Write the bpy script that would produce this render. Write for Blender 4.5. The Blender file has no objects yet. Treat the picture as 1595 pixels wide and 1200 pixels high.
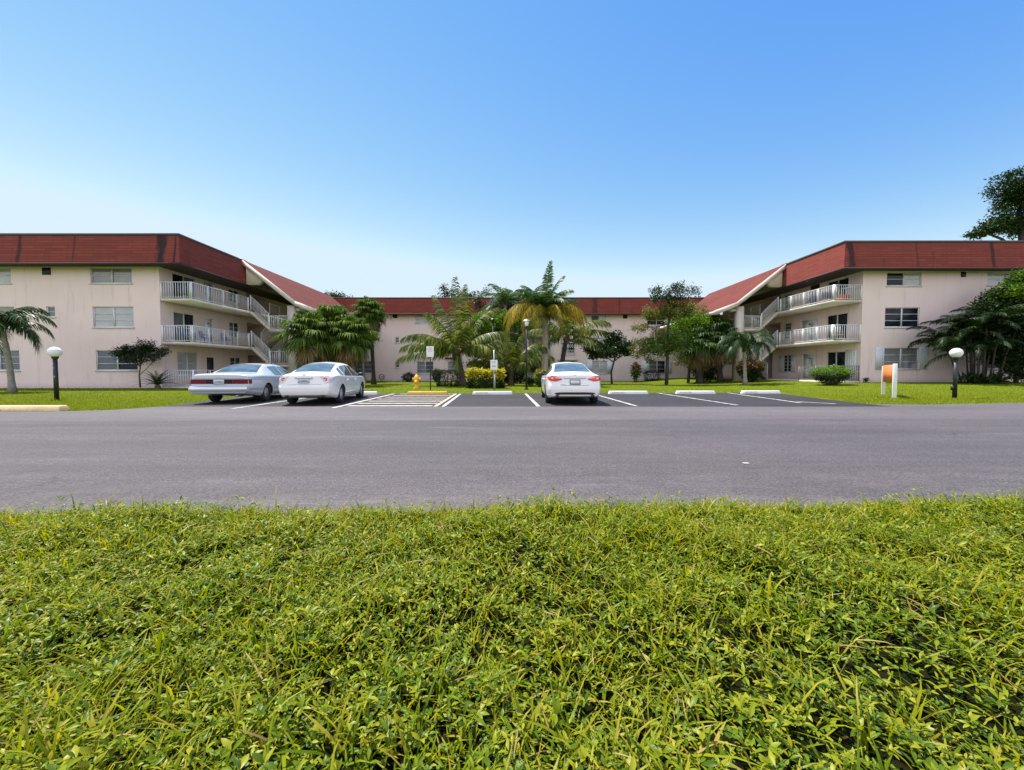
import bpy, math, random
import numpy as np
from mathutils import Vector, Matrix
random.seed(7); rng = np.random.default_rng(11)
R = math.radians
scene = bpy.context.scene
COL = scene.collection

# ------------------------------------------------------------------ camera
CAM_H = 1.15; FPX = 620.0; HOR = 577.0; CX = 797.5
cam_d = bpy.data.cameras.new('camera'); cam = bpy.data.objects.new('camera', cam_d); COL.objects.link(cam)
cam_d.sensor_width = 36.0; cam_d.lens = 36.0*FPX/1595.0; cam_d.clip_end = 2000; cam_d.clip_start = 0.05
cam.location = (0, 0, CAM_H); cam.rotation_euler = (R(90) - math.atan((600-HOR)/FPX), 0, 0)
scene.camera = cam
def PX(px, Y): return (px-CX)/FPX*Y
def PZ(py, Y): return CAM_H+(HOR-py)/FPX*Y

# ------------------------------------------------------------------ mesh builder
class MB:
    def __init__(s): s.v = []; s.f = []; s.n = 0
    def add(s, verts, faces, mi=0):
        verts = np.asarray(verts, dtype=np.float32).reshape(-1, 3)
        groups = {}
        for fa in faces: groups.setdefault(len(fa), []).append(fa)
        for k, g in groups.items(): s.f.append((np.asarray(g, dtype=np.int64)+s.n, mi))
        s.v.append(verts); s.n += len(verts); return s
    def addnp(s, verts, faces, mi=0):
        verts = np.asarray(verts, dtype=np.float32).reshape(-1, 3)
        s.v.append(verts); s.f.append((np.asarray(faces, dtype=np.int64)+s.n, mi)); s.n += len(verts); return s
    def inst(s, tv, tfs, mats, offs, mi=0):
        """copies of a small template: tv (n,3), tfs list of (m,k) arrays, mats (N,3,3), offs (N,3)"""
        N = len(offs); n = len(tv)
        V = np.einsum('nij,vj->nvi', mats, tv)+offs[:, None, :]
        base = (np.arange(N)*n)[:, None, None]
        for tf in tfs:
            tf = np.asarray(tf); s.f.append(((tf[None]+base).reshape(-1, tf.shape[1])+s.n, mi))
        s.v.append(V.reshape(-1, 3).astype(np.float32)); s.n += N*n; return s
    def quad(s, a, b, c, d, mi=0): return s.add([a, b, c, d], [(0, 1, 2, 3)], mi)
    def box(s, x0, x1, y0, y1, z0, z1, T=None, mi=0):
        P = [(x0,y0,z0),(x1,y0,z0),(x1,y1,z0),(x0,y1,z0),(x0,y0,z1),(x1,y0,z1),(x1,y1,z1),(x0,y1,z1)]
        if T: P = [T(*p) for p in P]
        return s.add(P, [(0,3,2,1),(4,5,6,7),(0,1,5,4),(1,2,6,5),(2,3,7,6),(3,0,4,7)], mi)
    def tube(s, pts, rad, n=8, caps=True, mi=0):
        pts = [Vector(p) for p in pts]
        if not hasattr(rad, '__len__'): rad = [rad]*len(pts)
        V = []; F = []; up = None
        for i, p in enumerate(pts):
            d = (pts[min(i+1, len(pts)-1)]-pts[max(i-1, 0)]).normalized()
            if up is None:
                up = Vector((0, 0, 1)) if abs(d.z) < .9 else Vector((1, 0, 0))
            a = d.cross(up)
            if a.length < 1e-6: a = d.cross(Vector((0, 1, 0)))
            a.normalize(); b = a.cross(d).normalized(); up = b
            for k in range(n):
                t = 2*math.pi*k/n; V.append(p+(a*math.cos(t)+b*math.sin(t))*rad[i])
        m = len(pts)
        for i in range(m-1):
            for k in range(n): F.append((i*n+k, i*n+(k+1) % n, (i+1)*n+(k+1) % n, (i+1)*n+k))
        if caps: F.append(tuple(range(n-1, -1, -1))); F.append(tuple((m-1)*n+k for k in range(n)))
        return s.add([tuple(v) for v in V], F, mi)
    def lathe(s, prof, n=24, c=(0, 0, 0), axis='z', mi=0, T=None):
        V = []; F = []
        for r, h in prof:
            for k in range(n):
                t = 2*math.pi*k/n; a, b = r*math.cos(t), r*math.sin(t)
                p = (a, b, h) if axis == 'z' else ((h, a, b) if axis == 'x' else (a, h, b))
                p = (p[0]+c[0], p[1]+c[1], p[2]+c[2]); V.append(T(*p) if T else p)
        for i in range(len(prof)-1):
            for k in range(n): F.append((i*n+k, i*n+(k+1) % n, (i+1)*n+(k+1) % n, (i+1)*n+k))
        return s.add(V, F, mi)
    def mesh(s, name, mats, smooth=False):
        me = bpy.data.meshes.new(name)
        V = np.concatenate(s.v) if s.v else np.zeros((0, 3), np.float32)
        me.vertices.add(len(V)); me.vertices.foreach_set('co', V.ravel())
        starts = []; idx = []; mis = []; o = 0
        for fa, mi in s.f:
            m, k = fa.shape
            starts.append(o+np.arange(m)*k); idx.append(fa.ravel()); mis.append(np.full(m, mi)); o += m*k
        if o:
            starts = np.concatenate(starts).astype(np.int32); idx = np.concatenate(idx).astype(np.int32)
            me.loops.add(o); me.loops.foreach_set('vertex_index', idx)
            me.polygons.add(len(starts)); me.polygons.foreach_set('loop_start', starts)
            me.polygons.foreach_set('material_index', np.concatenate(mis).astype(np.int32))
        for m in (mats if isinstance(mats, (list, tuple)) else [mats]): me.materials.append(m)
        me.update(calc_edges=True); me.validate()
        if smooth: me.polygons.foreach_set('use_smooth', [True]*len(me.polygons))
        return me
    def build(s, name, mats, parent=None, smooth=False, **tags):
        o = bpy.data.objects.new(name, s.mesh(name, mats, smooth)); COL.objects.link(o)
        if parent is not None:
            o.parent = parent; o.matrix_parent_inverse = PINV(parent)
        for k, v in tags.items(): o[k] = v
        return o
def PINV(p):
    if p.get('_world'): return Matrix.Translation(p.location).inverted()   # parts given in world coordinates
    return Matrix.Identity(4)
def thing(name, label, cat, loc=(0, 0, 0), rz=0, group=None, world=False):
    o = bpy.data.objects.new(name, None); COL.objects.link(o); o.empty_display_size = .2
    o.location = loc; o.rotation_euler = (0, 0, rz); o['label'] = label; o['category'] = cat
    if group: o['group'] = group
    if world: o['_world'] = 1
    return o
def tag(o, label, cat, group=None):
    o['label'] = label; o['category'] = cat
    if group: o['group'] = group
    return o
def dup(root, loc, rz=0, label=None, skip=()):
    r = root.copy(); COL.objects.link(r); r.location = loc; r.rotation_euler = (0, 0, rz)
    if label: r['label'] = label
    for ch in list(root.children):
        if ch.name.split('.')[0] in skip: continue
        c = ch.copy(); COL.objects.link(c); c.parent = r
        for g in ch.children:
            d = g.copy(); COL.objects.link(d); d.parent = c
    return r

# ------------------------------------------------------------------ materials
def newmat(name):
    m = bpy.data.materials.new(name); m.use_nodes = True; nt = m.node_tree
    b = nt.nodes['Principled BSDF']; return m, nt, b
def N(nt, typ, **kw):
    n = nt.nodes.new(typ)
    for k, v in kw.items():
        if k in n.inputs: n.inputs[k].default_value = v
        else: setattr(n, k, v)
    return n
def ramp(nt, fac, stops):
    r = nt.nodes.new('ShaderNodeValToRGB'); e = r.color_ramp.elements
    while len(e) < len(stops): e.new(.5)
    for el, (p, c) in zip(e, stops): el.position = p; el.color = (*c, 1) if len(c) == 3 else c
    if fac is not None: nt.links.new(fac, r.inputs[0])
    return r.outputs[0]
def mix(nt, fac, a, b, mode='MIX'):
    m = nt.nodes.new('ShaderNodeMix'); m.data_type = 'RGBA'; m.blend_type = mode
    for sock, val in ((m.inputs[0], fac), (m.inputs[6], a), (m.inputs[7], b)):
        if hasattr(val, 'is_linked'): nt.links.new(val, sock)
        elif isinstance(val, (int, float)): sock.default_value = val
        else: sock.default_value = (*val, 1)
    return m.outputs[2]
def objco(nt, scale=(1, 1, 1), loc=(0, 0, 0), rot=(0, 0, 0)):
    t = nt.nodes.new('ShaderNodeTexCoord'); m = nt.nodes.new('ShaderNodeMapping')
    m.inputs['Scale'].default_value = scale; m.inputs['Location'].default_value = loc; m.inputs['Rotation'].default_value = rot
    nt.links.new(t.outputs['Object'], m.inputs[0]); return m.outputs[0]
def noise(nt, vec, scale, detail=4, rough=.55):
    n = N(nt, 'ShaderNodeTexNoise'); n.inputs['Scale'].default_value = scale
    n.inputs['Detail'].default_value = detail; n.inputs['Roughness'].default_value = rough
    if vec is not None: nt.links.new(vec, n.inputs['Vector'])
    return n.outputs[0]
def bump(nt, b, h, strength=.3, dist=.02):
    n = nt.nodes.new('ShaderNodeBump'); n.inputs['Strength'].default_value = strength; n.inputs['Distance'].default_value = dist
    nt.links.new(h, n.inputs['Height']); nt.links.new(n.outputs[0], b.inputs['Normal'])
def simple(name, col, rough=.6, metal=0, var=.12, nscale=8, bmp=0, coat=0, ior=1.5):
    m, nt, b = newmat(name); v = objco(nt)
    f = noise(nt, v, nscale)
    c = ramp(nt, f, [(.3, tuple(x*(1-var) for x in col)), (.7, tuple(min(1, x*(1+var)) for x in col))])
    nt.links.new(c, b.inputs['Base Color']); b.inputs['Roughness'].default_value = rough
    b.inputs['Metallic'].default_value = metal; b.inputs['IOR'].default_value = ior
    if coat: b.inputs['Coat Weight'].default_value = coat; b.inputs['Coat Roughness'].default_value = .04
    if bmp: bump(nt, b, noise(nt, v, nscale*6), bmp, .01)
    return m
def leafmat(name, cols, trans=.3, rough=.45, clump=.35, cscale=.9, spec=.16):
    """foliage: colour per leaf, with slower drift through the crown"""
    m, nt, b = newmat(name)
    g = nt.nodes.new('ShaderNodeNewGeometry')
    f = noise(nt, objco(nt), cscale, 2)
    mm = N(nt, 'ShaderNodeMath', operation='MULTIPLY_ADD'); nt.links.new(f, mm.inputs[0]); mm.inputs[1].default_value = clump*2; mm.inputs[2].default_value = -clump
    ad = N(nt, 'ShaderNodeMath', operation='ADD', use_clamp=True); nt.links.new(mm.outputs[0], ad.inputs[0]); nt.links.new(g.outputs['Random Per Island'], ad.inputs[1])
    n = len(cols); c = ramp(nt, ad.outputs[0], [(i/(n-1), x) for i, x in enumerate(cols)])
    nt.links.new(c, b.inputs['Base Color']); b.inputs['Roughness'].default_value = rough; b.inputs['Specular IOR Level'].default_value = spec
    if trans:
        t = nt.nodes.new('ShaderNodeBsdfTranslucent'); hs = nt.nodes.new('ShaderNodeHueSaturation')
        hs.inputs['Value'].default_value = 1.5; hs.inputs['Saturation'].default_value = 1.1
        nt.links.new(c, hs.inputs['Color']); nt.links.new(hs.outputs[0], t.inputs[0])
        ms = nt.nodes.new('ShaderNodeMixShader'); ms.inputs[0].default_value = trans
        nt.links.new(b.outputs[0], ms.inputs[1]); nt.links.new(t.outputs[0], ms.inputs[2])
        nt.links.new(ms.outputs[0], nt.nodes['Material Output'].inputs[0])
    return m

def wallmat(name, col):
    m, nt, b = newmat(name)
    v = objco(nt); big = noise(nt, v, .35, 4, .6)
    st = noise(nt, objco(nt, (2.2, 2.2, .22)), 1.3, 5, .65)      # rain streaks
    fine = noise(nt, v, 9, 5)
    c1 = ramp(nt, big, [(.3, tuple(x*.93 for x in col)), (.7, tuple(x*1.05 for x in col))])
    sm = ramp(nt, st, [(.56, (0, 0, 0)), (.78, (1, 1, 1))])
    c2 = mix(nt, sm, c1, tuple(x*.74 for x in col))
    sp = ramp(nt, fine, [(.62, (0, 0, 0)), (.75, (.35, .35, .35))])
    c3 = mix(nt, sp, c2, tuple(x*.82 for x in col))
    # wall colour darkened, with a ragged edge, towards its foot
    s = nt.nodes.new('ShaderNodeSeparateXYZ'); nt.links.new(v, s.inputs[0])
    ad = N(nt, 'ShaderNodeMath', operation='MULTIPLY_ADD'); nt.links.new(fine, ad.inputs[0]); ad.inputs[1].default_value = .5; nt.links.new(s.outputs[2], ad.inputs[2])
    gm = ramp(nt, ad.outputs[0], [(.25, (.6, .6, .6)), (.6, (0, 0, 0))])
    c4 = mix(nt, gm, c3, tuple(x*.6 for x in col))
    nt.links.new(c4, b.inputs['Base Color']); b.inputs['Roughness'].default_value = .85
    bump(nt, b, noise(nt, v, 60, 3), .25, .01)
    return m
def roofmat(name, slope=False, axis=0, runs=(), k=1.0):
    """red shingle courses: rows follow height, joints follow the eave"""
    m, nt, b = newmat(name); v = objco(nt)
    s = nt.nodes.new('ShaderNodeSeparateXYZ'); nt.links.new(v, s.inputs[0])
    cb = nt.nodes.new('ShaderNodeCombineXYZ'); nt.links.new(s.outputs[axis], cb.inputs[0])
    sc = N(nt, 'ShaderNodeMath', operation='MULTIPLY'); nt.links.new(s.outputs[2], sc.inputs[0]); sc.inputs[1].default_value = 1.6 if slope else 1.0
    nt.links.new(sc.outputs[0], cb.inputs[1])
    br = nt.nodes.new('ShaderNodeTexBrick'); nt.links.new(cb.outputs[0], br.inputs['Vector'])
    br.inputs['Color1'].default_value = (.205, .045, .038, 1); br.inputs['Color2'].default_value = (.265, .062, .046, 1)
    br.inputs['Mortar'].default_value = (.15, .035, .028, 1); br.inputs['Scale'].default_value = 1
    br.inputs['Brick Width'].default_value = 1.0; br.inputs['Row Height'].default_value = .17; br.offset = .37
    br.inputs['Mortar Size'].default_value = .022; br.inputs['Mortar Smooth'].default_value = .3
    f = noise(nt, v, .6, 5, .65)
    c0 = mix(nt, 1.0, br.outputs[0], (k, k, k), 'MULTIPLY')
    c1 = mix(nt, ramp(nt, f, [(.35, (0, 0, 0)), (.75, (.55, .55, .55))]), c0, (.17, .045, .03))
    st = noise(nt, objco(nt, (1.4, 1.4, .12), (3.1, 0, 0)), 1.1, 6, .7)   # mildew runs
    c2 = mix(nt, ramp(nt, st, [(.60, (0, 0, 0)), (.70, (.85, .85, .85))]), c1, (.045, .03, .032))
    nz = noise(nt, objco(nt, (1, 1, .35)), 4, 5, .7)
    for x0, wd, amt in runs:
        a = N(nt, 'ShaderNodeMath', operation='SUBTRACT'); nt.links.new(s.outputs[0], a.inputs[0]); a.inputs[1].default_value = x0
        a2 = N(nt, 'ShaderNodeMath', operation='ABSOLUTE'); nt.links.new(a.outputs[0], a2.inputs[0])
        a3 = N(nt, 'ShaderNodeMath', operation='MULTIPLY_ADD'); nt.links.new(a2.outputs[0], a3.inputs[0]); a3.inputs[1].default_value = -.5/wd; a3.inputs[2].default_value = .5
        a4 = N(nt, 'ShaderNodeMath', operation='ADD'); nt.links.new(a3.outputs[0], a4.inputs[0]); nt.links.new(nz, a4.inputs[1])
        c2 = mix(nt, ramp(nt, a4.outputs[0], [(.60, (0, 0, 0)), (.82, (amt,)*3)]), c2, (.03, .022, .026))
    nt.links.new(c2, b.inputs['Base Color']); b.inputs['Roughness'].default_value = .85; b.inputs['Specular IOR Level'].default_value = .15
    bump(nt, b, br.outputs[1], -.5, .02)
    return m
def N_div(nt, sock, d):
    m = N(nt, 'ShaderNodeMath', operation='DIVIDE'); nt.links.new(sock, m.inputs[0]); m.inputs[1].default_value = d; return m.outputs[0]
def asphalt(name, lo, hi, tint, speck, cracks=0.0, worn=None, grit=False):
    m, nt, b = newmat(name); v = objco(nt)
    big = noise(nt, objco(nt, (.25, 1, 1)), .5, 5, .6); mid = noise(nt, v, 3.5, 5, .65); fine = noise(nt, v, 52, 3, .85)
    c = ramp(nt, big, [(.34, tuple(lo*.86*t for t in tint)), (.66, tuple(hi*1.12*t for t in tint))])
    grain = noise(nt, v, 24, 4, .75)
    c = mix(nt, ramp(nt, grain, [(.36, (.75, .75, .75)), (.50, (0, 0, 0))]), c, tuple(lo*.66*t for t in tint))
    c = mix(nt, ramp(nt, grain, [(.54, (0, 0, 0)), (.66, (.6, .6, .6))]), c, tuple(hi*1.4*t for t in tint))
    c = mix(nt, ramp(nt, mid, [(.35, (.35, .35, .35)), (.65, (0, 0, 0))]), c, tuple(lo*.72*t for t in tint))
    c = mix(nt, ramp(nt, fine, [(.36, (.75, .75, .75)), (.47, (0, 0, 0))]), c, tuple(lo*.42*t for t in tint))
    c = mix(nt, ramp(nt, fine, [(.55, (0, 0, 0)), (.68, (speck, speck, speck))]), c, (.20, .185, .19))
    if worn is not None:
        w = noise(nt, objco(nt, (.3, 2.2, 1), worn), .9, 6, .7)
        c = mix(nt, ramp(nt, w, [(.60, (0, 0, 0)), (.72, (.5, .5, .5))]), c, (.16, .145, .145))
    if cracks:
        vo = nt.nodes.new('ShaderNodeTexVoronoi'); vo.feature = 'DISTANCE_TO_EDGE'; vo.inputs['Scale'].default_value = .8
        wv = nt.nodes.new('ShaderNodeVectorMath'); wv.operation = 'MULTIPLY_ADD'
        nz = N(nt, 'ShaderNodeTexNoise'); nz.inputs['Scale'].default_value = 3.0; nz.inputs['Detail'].default_value = 5; nt.links.new(v, nz.inputs['Vector'])
        nt.links.new(nz.outputs[1], wv.inputs[0]); wv.inputs[1].default_value = (.5, .5, 0); nt.links.new(v, wv.inputs[2])
        nt.links.new(wv.outputs[0], vo.inputs['Vector'])
        e = ramp(nt, vo.outputs['Distance'], [(.004, (1, 1, 1)), (.012, (0, 0, 0))])
        mk = ramp(nt, noise(nt, v, .45, 2), [(.60, (0, 0, 0)), (.66, (cracks,)*3)])
        c = mix(nt, mix(nt, 1.0, e, mk, 'MULTIPLY'), c, (.025, .022, .025))
    if grit:
        sx = nt.nodes.new('ShaderNodeSeparateXYZ'); nt.links.new(v, sx.inputs[0])
        a = N(nt, 'ShaderNodeMath', operation='MULTIPLY_ADD'); nt.links.new(sx.outputs[0], a.inputs[0]); a.inputs[1].default_value = -.034; nt.links.new(sx.outputs[1], a.inputs[2])
        ed = ramp(nt, N_div(nt, a.outputs[0], 10), [(.325, (1, 1, 1)), (.52, (0, 0, 0))])
        g1 = ramp(nt, noise(nt, objco(nt, (.8, 1.6, 1), (5, 2, 0)), 2.2, 6, .75), [(.46, (0, 0, 0)), (.68, (.6, .6, .6))])
        g2 = ramp(nt, noise(nt, v, 130, 2, .8), [(.42, (.15, .15, .15)), (.6, (1, 1, 1))])
        c = mix(nt, mix(nt, 1.0, mix(nt, 1.0, ed, g1, 'MULTIPLY'), g2, 'MULTIPLY'), c, (.19, .165, .145))
        tr = ramp(nt, noise(nt, objco(nt, (.05, 1.3, 1), (2, 0, 0)), 1.0, 4, .6), [(.42, (.25, .25, .25)), (.56, (0, 0, 0))])
        c = mix(nt, tr, c, tuple(lo*.62*t for t in tint))
        oil = ramp(nt, noise(nt, objco(nt, (.5, .9, 1), (9, 4, 0)), .9, 5, .7), [(.66, (0, 0, 0)), (.74, (.55, .55, .55))])
        c = mix(nt, oil, c, tuple(lo*.5*t for t in tint))
    nt.links.new(c, b.inputs['Base Color']); b.inputs['Roughness'].default_value = .78
    b.inputs['Specular IOR Level'].default_value = .25
    bump(nt, b, fine, .5, .006)
    return m
def paintmat(name, col, wear=.5, under=(.12, .115, .12)):
    m, nt, b = newmat(name); v = objco(nt); f = noise(nt, v, 5, 6, .75)
    c = mix(nt, ramp(nt, f, [(.5-.18*wear, (.75, .75, .75)), (.5+.12*(1-wear)+.05, (0, 0, 0))]), col, under)
    nt.links.new(c, b.inputs['Base Color']); b.inputs['Roughness'].default_value = .7; return m
def panemat(name, base, fold=0., spec=1.5, rough=.05):
    m, nt, b = newmat(name)
    if fold:
        v = objco(nt); w = nt.nodes.new('ShaderNodeTexWave'); w.bands_direction = 'X'; w.inputs['Scale'].default_value = 5.5; w.inputs['Distortion'].default_value = 1.5
        w.inputs['Detail'].default_value = 2
        v2 = objco(nt, (1, 1, .05), rot=(0, 0, R(40))); nt.links.new(v2, w.inputs['Vector'])
        f = noise(nt, v, 1.2, 3)
        c = ramp(nt, w.outputs[0], [(0, tuple(x*(1-fold) for x in base)), (1, tuple(min(1, x*(1+fold)) for x in base))])
        c = mix(nt, ramp(nt, f, [(.4, (.4, .4, .4)), (.65, (0, 0, 0))]), c, tuple(x*.55 for x in base))
        nt.links.new(c, b.inputs['Base Color'])
    else:
        f = noise(nt, objco(nt), 1.5, 3)
        nt.links.new(ramp(nt, f, [(.35, tuple(x*.5 for x in base)), (.7, tuple(x*1.8 for x in base))]), b.inputs['Base Color'])
    b.inputs['Roughness'].default_value = .6 if fold else rough; b.inputs['IOR'].default_value = spec
    b.inputs['Coat Weight'].default_value = 1 if fold else 0; b.inputs['Coat Roughness'].default_value = .06
    return m

M = {}
M['wall'] = wallmat('pink_stucco', (.79, .62, .605))
M['wall_c'] = wallmat('pink_stucco_centre', (.79, .62, .60))
M['roof_x'] = roofmat('red_shingle_front', False, 0, ((.75, .42, .95), (1.62, .12, .8), (-8.0, .2, .75), (-4.6, .12, .5)))
M['roof_r'] = roofmat('red_shingle_right', False, 0, ((-1.45, .35, .85), (8.1, .2, .8), (3.0, .15, .4)))
M['roof_c'] = roofmat('red_shingle_centre', False, 0, ((9.5, .5, .6), (-17.5, .6, .5), (12.3, .2, .5), (-4, .4, .5)))
M['roof_y'] = roofmat('red_shingle_side', False, 1)
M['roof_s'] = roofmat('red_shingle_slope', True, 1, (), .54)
M['soffit'] = simple('brown_soffit', (.05, .038, .033), .8)
M['drip'] = simple('dark_drip_edge', (.035, .018, .015), .8)
M['coping'] = simple('dark_coping', (.06, .05, .055), .7)
M['flatroof'] = simple('flat_roof_gravel', (.3, .29, .28), .9)
M['cream'] = simple('cream_trim', (.66, .58, .50), .7, var=.1, nscale=2)
M['slab'] = simple('painted_concrete', (.60, .53, .46), .8, var=.14, nscale=1.5)
M['rail'] = simple('white_rail', (.78, .78, .79), .45, var=.05)
M['frame'] = simple('window_aluminium', (.62, .62, .62), .45, var=.08)
M['shutter'] = simple('shutter_white', (.68, .70, .74), .55, var=.06)
M['door'] = simple('door_white', (.70, .70, .72), .5, var=.04)
M['darkdoor'] = simple('door_dark', (.05, .04, .045), .5)
M['p_dark'] = panemat('pane_dark', (.012, .014, .020), 0, 1.28)
M['p_mid'] = panemat('pane_curtain_grey', (.20, .20, .22), .14)
M['p_light'] = panemat('pane_curtain_white', (.40, .40, .43), .10)
M['p_blind'] = panemat('pane_blind_blue', (.08, .09, .12), .14)
M['asph'] = asphalt('asphalt_aged', .070, .098, (1, .865, .92), .75, .75, (0, 0, 0), True)
M['asph_far'] = asphalt('asphalt_worn_far', .098, .122, (1, .875, .915), .5, 0, (3, 1, 0))
M['asph_lot'] = asphalt('asphalt_sealed_lot', .025, .039, (1, .92, 1.0), .3, 0, (7, 2, 0))
M['white_line'] = paintmat('white_line_paint', (.72, .70, .68), .3)
M['hatch_line'] = paintmat('faded_cream_paint', (.50, .42, .34), .75)
M['yellow_line'] = paintmat('faded_yellow_paint', (.62, .50, .28), .5)
M['conc_white'] = simple('white_painted_concrete', (.76, .75, .73), .75, var=.06, nscale=5, bmp=.2)
M['conc_yellow'] = simple('yellow_painted_concrete', (.75, .43, .07), .7, var=.1, nscale=5, bmp=.2)
M['conc_pale'] = simple('pale_yellow_concrete', (.70, .50, .27), .8, var=.12, nscale=4, bmp=.2)
M['conc_grey'] = simple('grey_concrete', (.45, .43, .40), .85, nscale=4, bmp=.2)
M['ink'] = simple('grey_stencil_ink', (.22, .22, .24), .8)
M['black'] = simple('black_paint', (.012, .012, .014), .45)
M['darkmetal'] = simple('dark_metal', (.02, .02, .025), .4, .3)
M['galv'] = simple('galvanised_steel', (.42, .45, .47), .45, .6)
M['globe'] = simple('white_globe', (.80, .78, .80), .35, var=.03)
M['hydrant'] = simple('hydrant_yellow', (.80, .40, .03), .45, var=.08)
M['sign_white'] = simple('sign_white', (.78, .75, .77), .5, var=.03)
M['orange'] = simple('sign_orange', (.80, .20, .07), .5, var=.05)
M['bark'] = simple('bark_brown', (.10, .075, .06), .9, var=.35, nscale=10, bmp=.8)
M['bark_grey'] = simple('bark_grey', (.24, .21, .18), .9, var=.3, nscale=9, bmp=.7)
M['bark_dark'] = simple('bark_dark', (.05, .04, .035), .9, var=.35, nscale=10, bmp=.8)
M['palmtrunk'] = simple('palm_trunk_grey', (.27, .235, .20), .9, var=.3, nscale=7, bmp=.8)
M['boots'] = simple('palm_boots', (.14, .09, .06), .95, var=.4, nscale=12, bmp=1)
# ground
def lawnmat():
    m, nt, b = newmat('lawn_ground'); v = objco(nt)
    a = noise(nt, v, .35, 4, .6); f = noise(nt, objco(nt, (1, .5, 1)), 14, 5, .75)
    c = ramp(nt, a, [(.32, (.09, .13, .004)), (.68, (.155, .185, .006))])
    c = mix(nt, ramp(nt, f, [(.4, (.6, .6, .6)), (.6, (0, 0, 0))]), c, (.045, .08, .010))
    nt.links.new(c, b.inputs['Base Color']); b.inputs['Roughness'].default_value = .9; b.inputs['Specular IOR Level'].default_value = .08
    bump(nt, b, f, .8, .05); return m
M['lawn'] = lawnmat()
def soilmat():
    m, nt, b = newmat('soil_thatch'); v = objco(nt); f = noise(nt, v, 30, 5, .7)
    nt.links.new(ramp(nt, f, [(.35, (.003, .004, .001)), (.7, (.014, .016, .004))]), b.inputs['Base Color'])
    b.inputs['Roughness'].default_value = 1; b.inputs['Specular IOR Level'].default_value = .05; return m
M['soil'] = soilmat()
M['grass_far'] = leafmat('lawn_blade', [(.105, .145, .004), (.17, .205, .006), (.24, .25, .012)], .3, .6, .3, .3)
M['blade'] = leafmat('grass_blade', [(.07, .12, .004), (.17, .225, .006), (.28, .30, .010), (.38, .30, .04)], .42, .45, .25, .9)
M['broad'] = leafmat('broadleaf_cover', [(.030, .065, .005), (.10, .155, .006), (.18, .22, .009), (.27, .25, .015)], .22, .38, .3, .8)
M['clover'] = leafmat('clover_leaf', [(.05, .10, .008), (.10, .17, .015), (.14, .20, .02)], .3, .4, .3, .9)
M['straw'] = leafmat('dry_straw', [(.24, .15, .06), (.38, .27, .12)], .2, .7, .2)
# ------------------------------------------------------------------ ground, road, parking lot
def sst(x): x = np.clip(x, 0, 1); return x*x*(3-2*x)
def gh(x, y):
    x = np.asarray(x, float); y = np.asarray(y, float)
    a = .30*sst((x-13)/9)*sst((y-17.5)/8)
    c = -.15*sst((y-30)/14)*sst((18-np.abs(x))/4)
    return a+c
def G(x, y): return float(gh(x, y))
def wob(x, k=0.0): return .5*np.sin(1.7*x+k)+.3*np.sin(4.1*x+1.3+k)+.2*np.sin(9.3*x+2.1*k)
def verge_edge(x): return 3.19+.034*np.asarray(x)+.035*wob(np.asarray(x)*1.0)+.02*wob(np.asarray(x)*3.3, 2)
FX = np.array([-90, -14, -12.4, -11.5, -11.05, 11.95, 12.15, 12.7, 13.8, 18, 40, 90.]); FY = np.array([9.6, 11.05, 11.1, 11.45, 12.62, 12.62, 13.5, 13.35, 13.2, 13.95, 15, 17.])
def road_far(x): return np.interp(x, FX, FY)
def lot_far(x): return 19.25+.052*(np.asarray(x)+12)
def lot_left(y): return np.interp(y, [12.5, 14.3, 19.5], [-11.05, -11.4, -11.95])
def lot_right(y): return np.interp(y, [12.5, 13.7, 14.85, 18.8, 21], [12.0, 12.12, 12.25, 13.2, 14.2])
def gridmesh(name, X, Y, Z, mat, **tags):
    ny, nx = X.shape; i = np.arange(ny*nx).reshape(ny, nx)
    F = np.stack([i[:-1, :-1], i[:-1, 1:], i[1:, 1:], i[1:, :-1]], -1).reshape(-1, 4)
    mb = MB(); mb.addnp(np.stack([X, Y, Z], -1), F); return mb.build(name, mat, smooth=True, **tags)
gx = np.concatenate([[-900, -400, -200, -100, -60], np.arange(-44, 45, 1.0), [60, 100, 200, 400, 900]])
gy = np.concatenate([[-1500, -400, -60, -20, -6, 0], np.arange(3, 62, 1.0), [70, 90, 130, 200, 400, 900, 1500]])
X, Y = np.meshgrid(gx, gy)
gridmesh('ground', X, Y, gh(X, Y)-.002, M['lawn'], kind='structure')
# road: near strip aged asphalt, far strip lighter worn asphalt
rx = np.concatenate([np.arange(-90, -20, 5.), np.arange(-20, 20, .12), np.arange(20, 91, 5.)])
ne = verge_edge(np.clip(rx, -14, 14))-.12; seam = 9.15+.02*rx+.03*wob(rx*.7, 2); fe = road_far(rx)+.05*wob(rx*1.5, 1)
seam = np.minimum(seam, fe-.3)
t = np.linspace(0, 1, 5)[:, None]
gridmesh('road', np.tile(rx, (5, 1)), ne+(seam-ne)*t, np.full((5, len(rx)), .004), M['asph'], kind='structure')
gridmesh('road_patch', np.tile(rx, (5, 1)), seam+(fe-seam)*t, np.full((5, len(rx)), .0045), M['asph_far'], kind='structure')
u = np.linspace(0, 1, 120)[None, :]; tt = np.linspace(0, 1, 40)[:, None]
yy = 12.52+tt*(19.9-12.62)+0*u
xl = lot_left(yy); xr = lot_right(yy); X = xl+(xr-xl)*u; Yl = 12.52+tt*(lot_far(X)-12.52)
Yl = Yl+.06*wob(X*1.2, .4)*(tt**4); X = X+.06*wob(Yl*1.3, 1)*((u < .02)*1.0+(u > .98)*1.0)
gridmesh('parking_lot', X, Yl, np.full(X.shape, .006), M['asph_lot'], kind='structure')

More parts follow.
